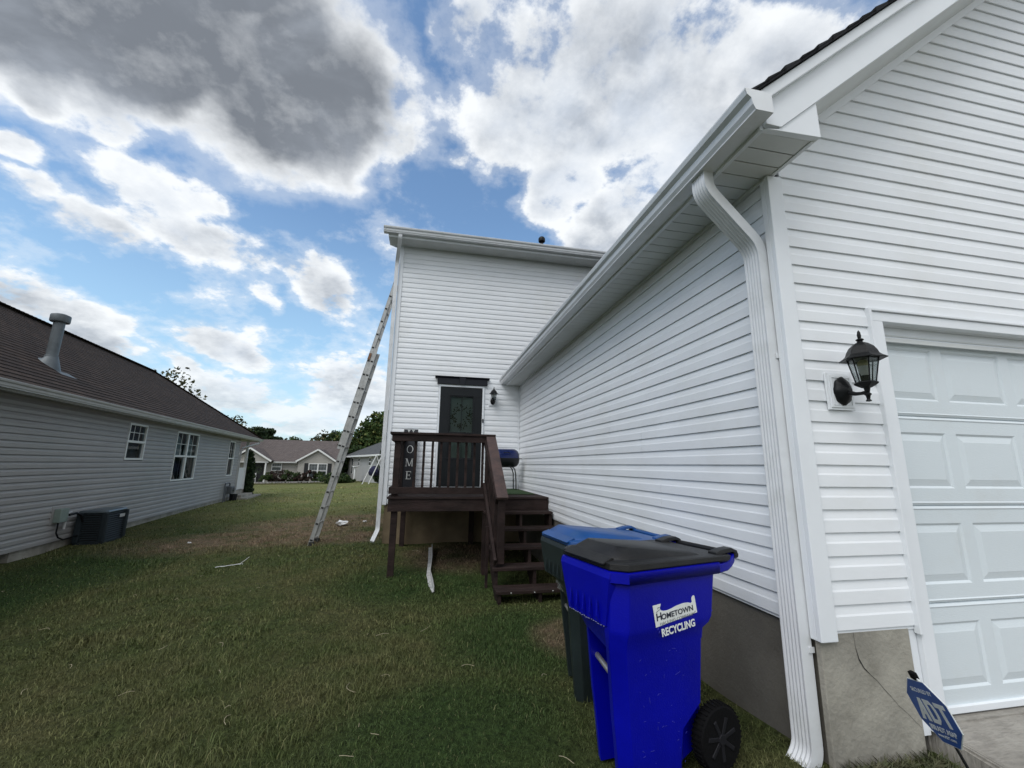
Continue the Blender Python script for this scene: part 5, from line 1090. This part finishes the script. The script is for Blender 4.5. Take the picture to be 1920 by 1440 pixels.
fl.add([(q0_.x - .10, q0_.y - .27, EZ + sl * (q0_.y - .27 - EN) + .012), (q0_.x + .36, q0_.y - .29, EZ + sl * (q0_.y - .29 - EN) + .012), (q0_.x + .30, q0_.y - .14, EZ + sl * (q0_.y - .14 - EN) + .010), (q0_.x - .10, q0_.y - .14, EZ + sl * (q0_.y - .14 - EN) + .010)], [(0, 1, 2, 3)]); fl.build('flashing', M_galv, flo)

# air conditioner
s0, s1, n0, n1 = 11.12, 11.90, 4.87, 5.33
acl = NM @ Vector(((s0 + s1) / 2, (n0 + n1) / 2, -1.69)); ac = empty('air_conditioner', acl, 0, 'dark square outdoor air conditioner with louvred sides beside the grey house', 'air conditioner')
class MBA(MB):
    def build(s, *a, **k): s.v = [tuple(NM @ Vector(v) - acl) for v in s.v]; return super().build(*a, **k)
def acring(e, z_, c_=.10): return [Vector(v) for v in ((s0 - e + c_ * .5, n0 - e, z_), (s1 + e - .04, n0 - e, z_), (s1 + e, n0 - e + .04, z_), (s1 + e, n1 + e, z_), (s0 - e, n1 + e, z_), (s0 - e, n0 - e + c_, z_), (s0 - e + c_ * .15, n0 - e + c_ * .4, z_))]
mb = MBA(); mb.rings([acring(-.03, -1.66), acring(-.03, -1.08)]); mb.build('coil', M_acdark, ac)
mb = MBA(); zz = -1.65
k = 0
while zz < -1.09: mb.rings([acring(-.018, zz), acring(.0, zz + .004), acring(-.018, zz + .026)], cap=False); zz += .044; k += 1
lv = mb.build('louvres', M_ac, ac)
mb = MBA(); mb.rings([acring(.004, -1.71), acring(.006, -1.655)]); mb.build('base_pan', M_ac, ac, bev=.004)
mb = MBA(); mb.rings([acring(.006, -1.085), acring(.010, -1.065), acring(-.01, -1.040), acring(-.12, -1.025)]); mb.build('top_cover', mat('condenser_top', (.07, .09, .10), .3, spec=.7), ac, bev=.004)
for (sx, nx) in ((s0 + .04, n0 + .05), (s1 - .02, n0 + .02), (s0 + .02, n1 - .02)):
    mb = MBA(); mb.box(sx - .045, sx + .045, nx - .055, nx + .045, -1.66, -1.08); mb.build('corner_post', M_ac, ac, bev=.02)
mb = MBA(); mb.box(s1 - .30, s1 - .10, n0 - .012, n0 - .008, -1.22, -1.155); mb.build('badge', M_ntrim, ac)
mb = MBA(); mb.box(s0 - .1, s1 + .1, n0 - .08, n1 + .06, -1.80, -1.705); mb.build('pad', M_conc, ac, bev=.01)
# disconnect box and lines
el = empty('electrical_box', NM @ Vector((10.6, 5.40, -1.2)), 0, 'small grey-green electrical disconnect box with conduits on the grey siding', 'electrical box'); Oe = el.location.copy()
class MBE(MB):
    def build(s, *a, **k): s.v = [tuple(NM @ Vector(v) - Oe) for v in s.v]; return super().build(*a, **k)
mb = MBE(); mb.box(10.50, 10.74, 5.30, 5.40, -1.19, -.94); mb.build('box', mat('box_green', (.20, .25, .22), .5, var=.1), el, bev=.008)
mb = MBE(); mb.box(10.44, 10.76, 5.40, 5.43, -1.22, -.90); mb.build('backing_plate', M_nsiding, el)
mb = MBE(); mb.tube([(10.80, 5.36, -1.05), (10.80, 5.36, -1.34)], .022, 8); mb.tube([(10.76, 5.36, -1.05), (10.92, 5.35, -1.03)], .016, 8); mb.build('conduit', M_ntrim, el, smooth=True)
mb = MBE(); mb.tube([(10.84, 5.34, -1.08), (10.98, 5.30, -1.06), (11.06, 5.26, -1.12), (11.10, 5.24, -1.24)], .022, 8); mb.tube([(10.60, 5.36, -1.19), (10.60, 5.36, -1.38), (10.64, 5.34, -1.47), (10.76, 5.32, -1.53), (11.06, 5.26, -1.50)], .014, 8); mb.build('flexible_conduit', M_blackm, el, smooth=True)
# gas meter
gm = empty('gas_meter', NM @ Vector((21.0, 5.30, -1.65)), 0, 'grey gas meter with bent pipes at the far corner of the grey house', 'gas meter'); Og = gm.location.copy()
class MBG(MB):
    def build(s, *a, **k): s.v = [tuple(NM @ Vector(v) - Og) for v in s.v]; return super().build(*a, **k)
mb = MBG(); mb.tube([(20.45, 5.28, -1.72), (20.47, 5.28, -.98), (20.50, 5.28, -.92), (20.95, 5.28, -.90), (21.10, 5.28, -.94), (21.12, 5.28, -1.05)], .026, 8); mb.tube([(20.72, 5.30, -1.70), (20.74, 5.30, -1.05), (21.0, 5.30, -1.03)], .022, 8); mb.build('pipe', M_meter, gm, smooth=True)
mb = MBG(); mb.box(21.0, 21.42, 5.16, 5.38, -1.36, -1.06); mb.build('meter_body', M_meter, gm, bev=.04)
mb = MBG(); mb.lathe([(.09, 0), (.09, .05), (.06, .06)], 16, (21.2, 5.16, -1.18), (0, -1, 0)); mb.build('dial', M_meter, gm)
mb = MBG(); mb.tube([(21.5, 5.2, -1.8), (21.55, 5.2, -1.40)], [.12, .16], 10); mb.build('pipe_cover', M_blackm, gm)

# ================================================================== BEIGE HOUSE beyond the lawn
YB = 48.0; bh = empty('beige_house', (-14, YB, -2.05), 0, 'beige single-storey house with taupe roof, two front gables and black shutters, beyond the lawn', 'house'); Ob = bh.location.copy()
class MBB(MB):
    def build(s, *a, **k): s.v = [tuple(Vector(v) - Ob) for v in s.v]; return super().build(*a, **k)
mb = MBB(); siding(mb, (0, YB + .5, 0), (1, 0, 0), (0, -1, 0), -1.95, .05, lambda z: (-26, -9.75), e=.115, zref=0, dep=.02); mb.box(-26, -9.75, YB + .52, YB + 8, -2.3, .05); mb.build('front_wall', M_beige, bh)
mb = MBB(); gl_, gr2, ga = -13.35, -9.75, 1.25
siding(mb, (0, YB, 0), (1, 0, 0), (0, -1, 0), -1.95, ga, lambda z: (gl_ + max(0, (z - .15)) * 1.62, gr2 - max(0, (z - .15)) * 1.62), openings=[(-12.30, -10.45, -1.62, -.10)], e=.115, zref=0, dep=.02)
mb.box(gl_, -12.30, YB + .03, YB + .5, -2.3, .1); mb.box(-10.45, gr2, YB + .03, YB + .5, -2.3, .1); mb.build('gable_wall', M_beige, bh)
mb = MBB(); siding(mb, (0, YB - .4, 0), (1, 0, 0), (0, -1, 0), .02, 1.9, lambda z: (-19.7 + max(0, z - .1) * 1.75, -16.0 - max(0, z - .1) * 1.75), e=.115, zref=0, dep=.02); mb.build('porch_gable', M_beige, bh)
mb = MBB(); mb.add([(-26, YB + .1, .02), (-9.45, YB + .1, .02), (-9.70, YB + 4.9, 2.52), (-26, YB + 4.9, 2.52), (-26, YB + 9.7, .02), (-9.45, YB + 9.7, .02)], [(0, 1, 2, 3), (3, 2, 5, 4)])
bro = mb.build('roof', M_shg, bh, uv=lambda c_: (c_[0], c_[1] * 1.12)); 
for (a, b_, ap, apz, yf, ez) in ((-13.55, -9.45, -11.45, 1.42, YB - .25, .13), (-19.95, -15.75, -17.85, 1.42, YB - .65, .12)):
    mb = MBB(); mb.add([(a, yf, ez), (ap, yf, apz), (ap, YB + 3.2, apz), (a, YB + 1.0, ez), (b_, yf, ez), (b_, YB + 1.0, ez)], [(0, 1, 2, 3), (4, 5, 2, 1)]); mb.build('gable_roof', M_shg, bh, uv=lambda c_: (c_[1], c_[0] * 1.1))
    mb = MBB(); mb.beam((a, yf - .02, ez - .07), (ap, yf - .02, apz - .07), .04, .16, side=(0, 1, 0)); mb.beam((b_, yf - .021, ez - .07), (ap, yf - .021, apz - .07), .04, .16, side=(0, 1, 0)); mb.build('rake_board', M_lwhite, bh)
mb = MBB(); mb.box(-15.75, -13.5, YB - .02, YB + .12, -.10, .04); mb.box(-19.6, -16.1, YB - .44, YB - .34, -.12, .03); mb.build('eave_gutter', M_ntrim, bh)
def farwin(x0, x1, z0, z1, y_, M_, P, two, parent, cls):
    f = cls(); fr = .07; f.box(x0, x1, y_ - .05, y_ + .03, z1 - fr, z1); f.box(x0, x1, y_ - .05, y_ + .03, z0, z0 + fr); f.box(x0, x0 + fr, y_ - .05, y_ + .03, z0 + fr, z1 - fr); f.box(x1 - fr, x1, y_ - .05, y_ + .03, z0 + fr, z1 - fr)
    xm = (x0 + x1) / 2
    if two: f.box(xm - .06, xm + .06, y_ - .049, y_ + .03, z0 + fr, z1 - fr)
    f.box(x0 + fr, x1 - fr, y_ - .045, y_ + .03, (z0 + z1) / 2 - .04, (z0 + z1) / 2 + .04); w_ = f.build('window', M_lwhite, parent)
    g = cls(); g.box(x0 + fr, x1 - fr, y_ + .035, y_ + .04, z0 + fr, z1 - fr); g.build('glass_pane', mat('far_glass', (.05, .06, .065), .15, var=.3, vscale=3, spec=.8), w_)
    g = cls()
    nb = 5 if two else 3
    for k in range(1, nb): zz = (z0 + z1) / 2 + (z1 - z0) / 2 * k / nb; g.box(x0 + fr, x1 - fr, y_ - .01, y_ - .005, zz - .012, zz + .012)
    for k in range(1, 6 if two else 4): xx = x0 + (x1 - x0) * k / (6 if two else 4); g.box(xx - .01, xx + .01, y_ - .012, y_ - .0055, (z0 + z1) / 2, z1 - fr)
    g.build('muntin', M_pvc, w_)
farwin(-12.30, -10.45, -1.62, -.10, YB + .01, None, None, True, bh, MBB)
farwin(-16.02, -15.02, -.92, -.10, YB + .40, None, None, False, bh, MBB)
for x0 in (-12.72, -10.40):
    mb = MBB(); mb.box(x0, x0 + .38, YB - .05, YB - .015, -1.66, -.08); mb.build('shutter', M_shutter, bh)
mb = MBB(); mb.box(-17.75, -16.72, YB + .40, YB + .46, -2.12, -.10); drb = mb.build('front_door', M_shutter, bh); 
mb = MBB(); mb.box(-17.84, -17.75, YB + .38, YB + .45, -2.12, -.02); mb.box(-16.72, -16.62, YB + .38, YB + .45, -2.12, -.02); mb.build('door_frame', M_beige, bh)
mb = MB()
for i in range(120):
    a = rng.uniform(0, 6.28); r_ = rng.uniform(.14, .34); p = Vector((-17.22 + r_ * math.cos(a), YB + .36, -.85 + r_ * 1.2 * math.sin(a))); mb.add([p, p + Vector((.05, -.01, .02)), p + Vector((.04, 0, .07))], [(0, 1, 2)])
o = mb.build('wreath', mat('far_wreath', (.09, .12, .07), .9)); tag(o, 'grey-green wreath on the black front door of the beige house', 'wreath')
for (xp, yp) in ((-16.33, YB - .35), (-19.6, YB - .35)):
    mb = MBB(); mb.box(xp - .06, xp + .06, yp - .06, yp + .06, -2.2, -.12); mb.build('porch_post', M_lwhite, bh)
mb = MBB(); mb.box(-19.8, -16.0, YB - .7, YB + .5, -2.4, -2.14); mb.build('porch_slab', M_conc, bh)
ch = empty('porch_chair', (-17.45, YB - .25, -2.14), R(20), 'white wooden armchair on the beige house porch', 'chair')
for nm, bxs in (('seat', [(-.28, .28, -.25, .25, .40, .44)]), ('backrest', [(-.28, .28, .22, .26, .44, 1.0)]), ('armrest', [(-.32, -.24, -.27, .24, .62, .66)]), ('armrest', [(.24, .32, -.27, .24, .62, .66)])):
    mb = MB(); [mb.box(*b_) for b_ in bxs]; mb.build(nm, M_lwhite, ch)
for sx in (-.27, .23):
    for sy in (-.25, .2): mb = MB(); mb.box(sx, sx + .045, sy, sy + .045, 0, .62); mb.build('leg', M_lwhite, ch)
mb = MB()
for i in range(60):
    x_ = -25 + i * .27 + rng.uniform(-.05, .05); y_ = YB - 2.2 + .25 * math.sin(i * .5); r_ = rng.uniform(.10, .17); mb.lathe([(r_ * .7, -.05), (r_, .03), (r_ * .7, .13), (0, .16)], 7, (x_, y_, g1(x_, y_)))
o = mb.build('edging_stones', M_stone); tag(o, 'row of grey edging stones along the beige house flower bed', 'edging', kind='stuff')
mb = MB(); mb.add([(-30, YB - 3.6, g1(-30, YB - 3.6) + .03), (-2, YB - 3.2, g1(-2, YB - 3.2) + .05), (-2, YB - 4.5, g1(-2, YB - 4.5) + .05), (-30, YB - 4.9, g1(-30, YB - 4.9) + .03)], [(0, 3, 2, 1)]); o = mb.build('path', mat('pale_path', (.20, .195, .175), .95, var=.2)); tag(o, kind='structure')

# ================================================================== PALE HOUSE (far right)
Ap = Vector((-8.35, 47.2, 0)); Bp = Vector((0.6, 22.5, 0)); dp = (Bp - Ap).normalized(); npv = Vector((-dp.y, dp.x, 0))          # npv points to the house's inside
k_ = 1.12; PM = Matrix(((dp.x * k_, npv.x * k_, 0, Ap.x * k_), (dp.y * k_, npv.y * k_, 0, Ap.y * k_), (0, 0, k_, 0), (0, 0, 0, 1))); Lp = (Bp - Ap).length
ph = empty('pale_house', Ap + Z * -1.8, 0, 'pale-sided house with a slate hipped roof behind the white swing set', 'house'); Op = ph.location.copy()
class MBP(MB):
    def build(s, *a, **k): s.v = [tuple(PM @ Vector(v) - Op) for v in s.v]; return super().build(*a, **k)
t2 = MB(); siding(t2, (0, 0, 0), (1, 0, 0), (0, -1, 0), -1.8, .66, lambda z: (0, Lp), e=.115, zref=0, dep=.02)
mb = MBP(); mb.v = t2.v; mb.f = t2.f; mb.box(.01, Lp, .02, 9, -2.2, .66); mb.build('side_wall', M_pale, ph)
mb = MBP(); e0, e1, wp = -.45, Lp + .4, 4.9; q = [(e0, -.42, .70), (e1, -.42, .70), (e1 - wp, wp - .42, 3.05), (e0 + wp, wp - .42, 3.05), (e0, 2 * wp - .42, .70), (e1, 2 * wp - .42, .70)]
mb.add(q, [(0, 1, 2, 3), (0, 3, 4), (3, 2, 5, 4), (1, 5, 2)]); mb.build('roof', M_shs, ph, uv=lambda c_: (c_[0] + c_[1], c_[2] * 2))
mb = MBP(); mb.box(e0, e1, -.44, -.40, .56, .70); mb.box(e0 - .02, e0 + .02, -.42, 9, .56, .70); mb.box(e0, e1, -.40, .0, .575, .60); mb.build('fascia', M_lwhite, ph)
for (a, b_, c_, d_) in ((2.9, 3.45, -1.0, .42), (6.0, 6.5, -.18, .42), (10.3, 11.0, -.15, .42)):
    f = MBP(); f.box(a - .06, b_ + .06, -.04, .01, c_ - .06, d_ + .12); wo_ = f.build('window', M_lwhite, ph); f = MBP(); f.box(a, b_, -.05, -.042, c_, (c_ + d_) / 2 - .04); f.box(a, b_, -.05, -.042, (c_ + d_) / 2 + .04, d_); f.build('glass_pane', MATS['far_glass'], wo_)
mb = MBP(); mb.box(.9, 1.3, -1.2, -1.15, -1.9, -.45); mb.box(.5, 1.6, -1.3, -1.1, -.47, -.30); 
mb = MB(); mb.tube([(-6.9, 43.5, g1(-6.9, 43.5)), (-6.9, 43.5, -.42)], .10, 10); mb.lathe([(.1, 0), (.24, .05), (.27, .14), (.22, .16)], 16, (-6.9, 43.5, -.45)); o = mb.build('bird_bath', M_lwhite); tag(o, 'slim white pedestal bird bath in front of the pale house', 'bird bath')

# swing set
sw = empty('swing_set', (-4.1, 33, g1(-4.1, 33)), 0, 'white metal A-frame swing set with a dark blue seat in front of the pale house', 'swing set'); Ow = sw.location.copy()
fr0 = [Vector((-4.78, 33.9, g1(-4.78, 33.9))), Vector((-4.20, 33.0, g1(-4.2, 33.0)))]
topA, topB = Vector((-3.92, 34.2, .62)), Vector((-3.40, 33.3, .66))
for a, b_ in ((fr0[0], topA), (fr0[1], topB), (Vector((-2.55, 33.3, g1(-2.5, 33.3))), topB), (Vector((-3.1, 34.3, g1(-3, 34.3))), topA), ):
    mb = MB(); mb.tube([a - Ow, b_ - Ow], .038, 8); mb.build('leg', M_lwhite, sw)
mb = MB(); mb.tube([topA - Ow, topB - Ow], .036, 8); mb.build('top_bar', M_lwhite, sw)
mb = MB(); s0_ = topA.lerp(topB, .35)
for e_2 in (-.16, .16): mb.tube([s0_ + Vector((e_2 * .5, -e_2, 0)) - Ow, s0_ + Vector((e_2 * .5, -e_2, -1.15)) - Ow], .010, 5)
mb.build('chain', M_pvc, sw)
mb = MB(); cs = s0_ + Vector((-.25, 0, -1.35)) - Ow; mb.lathe([(.10, -.25), (.34, -.18), (.42, .05), (.34, .30), (.12, .52)], 12, cs); mb.build('seat', mat('dark_blue_cloth', (.010, .011, .040), .9, var=.5, vscale=6), sw)

# ================================================================== TREES AND SHRUBS
def foliage(name, c1, c2, c3):
    m = bpy.data.materials.new(name); m.use_nodes = True; t = NT(m.node_tree); b = t.n['Principled BSDF']; a = t.node('ShaderNodeAttribute'); a.attribute_name = 'tint'
    c = t.mix(t.maprange(a.outputs['Fac'], 0, .7), c1, c2); c = t.mix(t.math('GREATER_THAN', a.outputs['Fac'], .86), c, c3)
    t.link(c, b.inputs['Base Color']); b.inputs['Roughness'].default_value = .7; b.inputs['Specular IOR Level'].default_value = .2; return m
F_dark = foliage('dark_leaves', (0.018, 0.039, 0.015), (0.045, 0.075, 0.024), (0.083, 0.105, 0.033))
F_mid = foliage('mid_leaves', (0.024, 0.051, 0.015), (0.063, 0.099, 0.027), (0.128, 0.135, 0.039))
F_olive = foliage('olive_leaves', (0.042, 0.045, 0.021), (0.083, 0.087, 0.036), (0.150, 0.128, 0.068))
F_red = foliage('purple_leaves', (.018, .020, .014), (.045, .034, .026), (.085, .030, .034))
F_con = foliage('conifer_leaves', (0.012, 0.027, 0.012), (0.030, 0.051, 0.021), (0.053, 0.075, 0.027))
def leafmesh(name, pts, size, m, parent, flat=.0):
    n = len(pts); a = rng.normal(size=(n, 3)); a /= np.linalg.norm(a, axis=1)[:, None]; b = rng.normal(size=(n, 3)); b -= (b * a).sum(1)[:, None] * a; b /= np.linalg.norm(b, axis=1)[:, None]
    s = size * rng.uniform(.55, 1.3, n)[:, None]; V = np.stack([pts - a * s, pts + b * s * .55, pts + a * s, pts - b * s * .55], 1).reshape(-1, 3)
    me = bpy.data.meshes.new(name); me.vertices.add(n * 4); me.vertices.foreach_set('co', V.reshape(-1)); me.loops.add(n * 4); me.loops.foreach_set('vertex_index', np.arange(n * 4)); me.polygons.add(n); me.polygons.foreach_set('loop_start', np.arange(n) * 4); me.polygons.foreach_set('loop_total', np.full(n, 4)); me.update(calc_edges=True)
    at = me.attributes.new('tint', 'FLOAT', 'POINT'); at.data.foreach_set('value', np.repeat(rng.random(n), 4).astype(np.float32))
    me.materials.append(m); o = bpy.data.objects.new(name, me); C.objects.link(o); o.parent = parent; return o
def tree(x, y, H_, Rc, label, fol, name='tree', nb=34, per=110, leaf=.20, trunk=.16, base=.25, sparse=1.0, shape='round', group=None, sink=.05, leafy=1.0):
    zb = g1(x, y) - sink; root = empty(name, (x, y, zb), rng.uniform(0, 6), label, 'tree' if name != 'shrub' else 'shrub', group)
    mb = MB(); mb.tube([(0, 0, 0), (.03 * H_ * .3, 0, H_ * .25), (0, .02 * H_, H_ * .5), (.0, 0, H_ * .8)], [trunk, trunk * .8, trunk * .55, trunk * .2], 8)
    P = []
    for k in range(nb):
        u = rng.normal(size=3); u /= np.linalg.norm(u); rr_ = rng.uniform(.35, 1.0) ** .6
        if shape == 'cone': hh_ = rng.uniform(0, 1); ang = rng.uniform(0, 6.28); c_ = np.array([math.cos(ang) * Rc * (1 - hh_) * .8, math.sin(ang) * Rc * (1 - hh_) * .8, H_ * (base + (1 - base) * hh_ * .97)]); br = Rc * (.38 * (1 - hh_) + .07)
        elif shape == 'column': hh_ = rng.uniform(0, 1); ang = rng.uniform(0, 6.28); wv_2 = (1 - hh_ ** 3 * .8); c_ = np.array([math.cos(ang) * Rc * .55 * wv_2, math.sin(ang) * Rc * .55 * wv_2, H_ * (base + (1 - base) * hh_ * .96)]); br = Rc * .5 * wv_2 + .03
        else: c_ = np.array([u[0] * Rc * rr_, u[1] * Rc * rr_, H_ * (base + (1 - base) * .5) + u[2] * H_ * (1 - base) * .5 * rr_]); br = Rc * rng.uniform(.18, .36)
        if shape == 'round' and name != 'shrub' and k % 2 == 0: mb.tube([(0, 0, H_ * rng.uniform(.2, .55)), tuple(c_ * np.array([.5, .5, .85])), tuple(c_)], [trunk * .32, trunk * .16, trunk * .05], 5)
        q = rng.normal(size=(int(per * leafy), 3)); q /= np.linalg.norm(q, axis=1)[:, None]; q *= (rng.uniform(.25, 1, len(q)) ** .5)[:, None] * br * np.array([1, 1, .8]); P.append(c_ + q)
    mb.build('trunk' if name != 'shrub' else 'stem', M_bark, root, smooth=True)
    P = np.concatenate(P); P = P[P[:, 2] > .04]; leafmesh('crown' if name != 'shrub' else 'foliage', P, leaf, fol, root); return root
# behind the far houses
tree(-5.4, 60, 9.2, 4.2, 'broad dense green tree behind the pale house, its crown right of the ladder', F_mid, nb=90, per=150, leaf=.26, base=.10, group='trees behind the far houses')
tree(-9.2, 58, 7.2, 2.6, 'green tree with a thin top, directly behind the ladder', F_mid, nb=42, per=90, leaf=.24, base=.1, group='trees behind the far houses')
tree(-1.5, 62, 9.6, 4.0, 'dense tree rising behind the slate roof, beside the white corner post', F_mid, nb=80, per=140, leaf=.26, base=.10, group='trees behind the far houses')
tree(-12.4, 64, 6.3, 2.7, 'dark round-topped tree behind the right end of the taupe roof', F_dark, nb=46, per=95, leaf=.24, base=.2, group='trees behind the far houses')
tree(-15.6, 66, 6.5, 2.9, 'bare-twigged tree with thin foliage over the middle of the taupe roof', F_olive, nb=40, per=34, leaf=.22, base=.2, group='trees behind the far houses')
tree(-20.3, 66, 6.0, 3.0, 'dark low tree behind the taupe roof, left of the thin tree', F_dark, nb=44, per=70, leaf=.25, base=.2, group='trees behind the far houses')
tree(-23.0, 64, 6.9, 2.7, 'smooth dome-shaped dark green tree at the tip of the brown roof', F_con, nb=80, per=170, leaf=.24, base=.2, group='trees behind the far houses')
tree(-21.6, 50, 7.6, 2.3, 'open airy tree with gaps of sky, rising behind the end of the brown roof', F_olive, nb=52, per=26, leaf=.17, base=.25, group='trees behind the far houses')
tree(-18.6, 34, 8.6, 2.0, 'airy tree whose top just shows over the middle of the brown roof', F_olive, nb=64, per=24, leaf=.14, base=.3, group='trees behind the far houses')
for i in range(6): pass
tree(-9.7, 53, 4.4, 1.6, 'dark bushy tree between the beige house and the pale house', F_dark, nb=40, per=120, leaf=.2, base=.02, group='trees behind the far houses')
tree(-3.0, 34.9, 2.3, .85, 'dark bushy evergreen beside the swing set, against the white corner post', F_con, nb=36, per=150, leaf=.12, base=.0, group='evergreens near the swing set')
tree(-3.75, 36.0, 2.85, .55, 'small pointed conifer rising behind the swing set top bar', F_con, nb=50, per=90, leaf=.10, base=.05, shape='cone', group='evergreens near the swing set')
cp = NM @ Vector((24.35, 5.36, 0)); tree(cp.x, cp.y, 2.35, .30, 'narrow columnar evergreen beside the grey house porch', F_con, nb=60, per=120, leaf=.06, base=.02, shape='column', trunk=.04, name='tree')
SH = [(-15.6, 1.0, .75, 'green'), (-14.7, 1.35, .85, 'red'), (-13.6, 1.25, .9, 'green'), (-12.75, .9, .6, 'red'), (-11.85, 1.35, .62, 'red'), (-10.9, 1.1, .6, 'green'), (-10.1, .8, .5, 'red')]
LB = ['low green shrub beside the beige house porch post', 'tall purple shrub under the small window of the beige house', 'wide dark shrub between the small window and the front gable', 'low reddish shrub at the left shutter of the beige house', 'purple shrub in front of the left half of the shuttered window', 'green shrub in front of the right half of the shuttered window', 'small reddish shrub at the right end of the flower bed']
for (x_, h_, r_, kd), lb in zip(SH, LB): tree(x_, YB - 1.2, h_, r_, lb, F_red if kd == 'red' else F_dark, name='shrub', nb=22, per=110, leaf=.075, trunk=.03, base=.0, group='shrubs in the beige house flower bed')
tree(-8.7, 43, 1.0, 1.2, 'low dark hedge shrub between the two far houses', F_dark, name='shrub', nb=26, per=120, leaf=.09, trunk=.03, base=0, group='low shrubs before the pale house')
tree(-7.5, 42.5, .8, .8, 'low dark shrub at the corner of the pale house', F_dark, name='shrub', nb=18, per=110, leaf=.08, trunk=.03, base=0, group='low shrubs before the pale house')
# weeds at the foot of the foundation
mb = MB()
for i in range(150):
    x_ = rng.uniform(1.9, 2.42); y_ = 1.80 - abs(rng.normal(0, .02)) if i % 2 else rng.uniform(1.55, 1.8); z_ = g1(x_, y_)
    for k in range(5): a = rng.uniform(0, 6.28); L_ = rng.uniform(.03, .085); d_ = Vector((math.cos(a), math.sin(a), 1.1)).normalized() * L_; s_ = Vector((-math.sin(a), math.cos(a), 0)) * .0022; p = Vector((x_, y_, z_)); mb.add([p - s_, p + s_, p + d_ * .6 + s_, p + d_ + Vector((0, 0, -.008))], [(0, 1, 2, 3)])
me_o = mb.build('weeds', mat('weed_green', (.045, .062, .022), .8, col2=(.10, .09, .05), vscale=14)); tag(me_o, 'sparse weeds at the foot of the cracked foundation corner', 'weeds', kind='stuff')
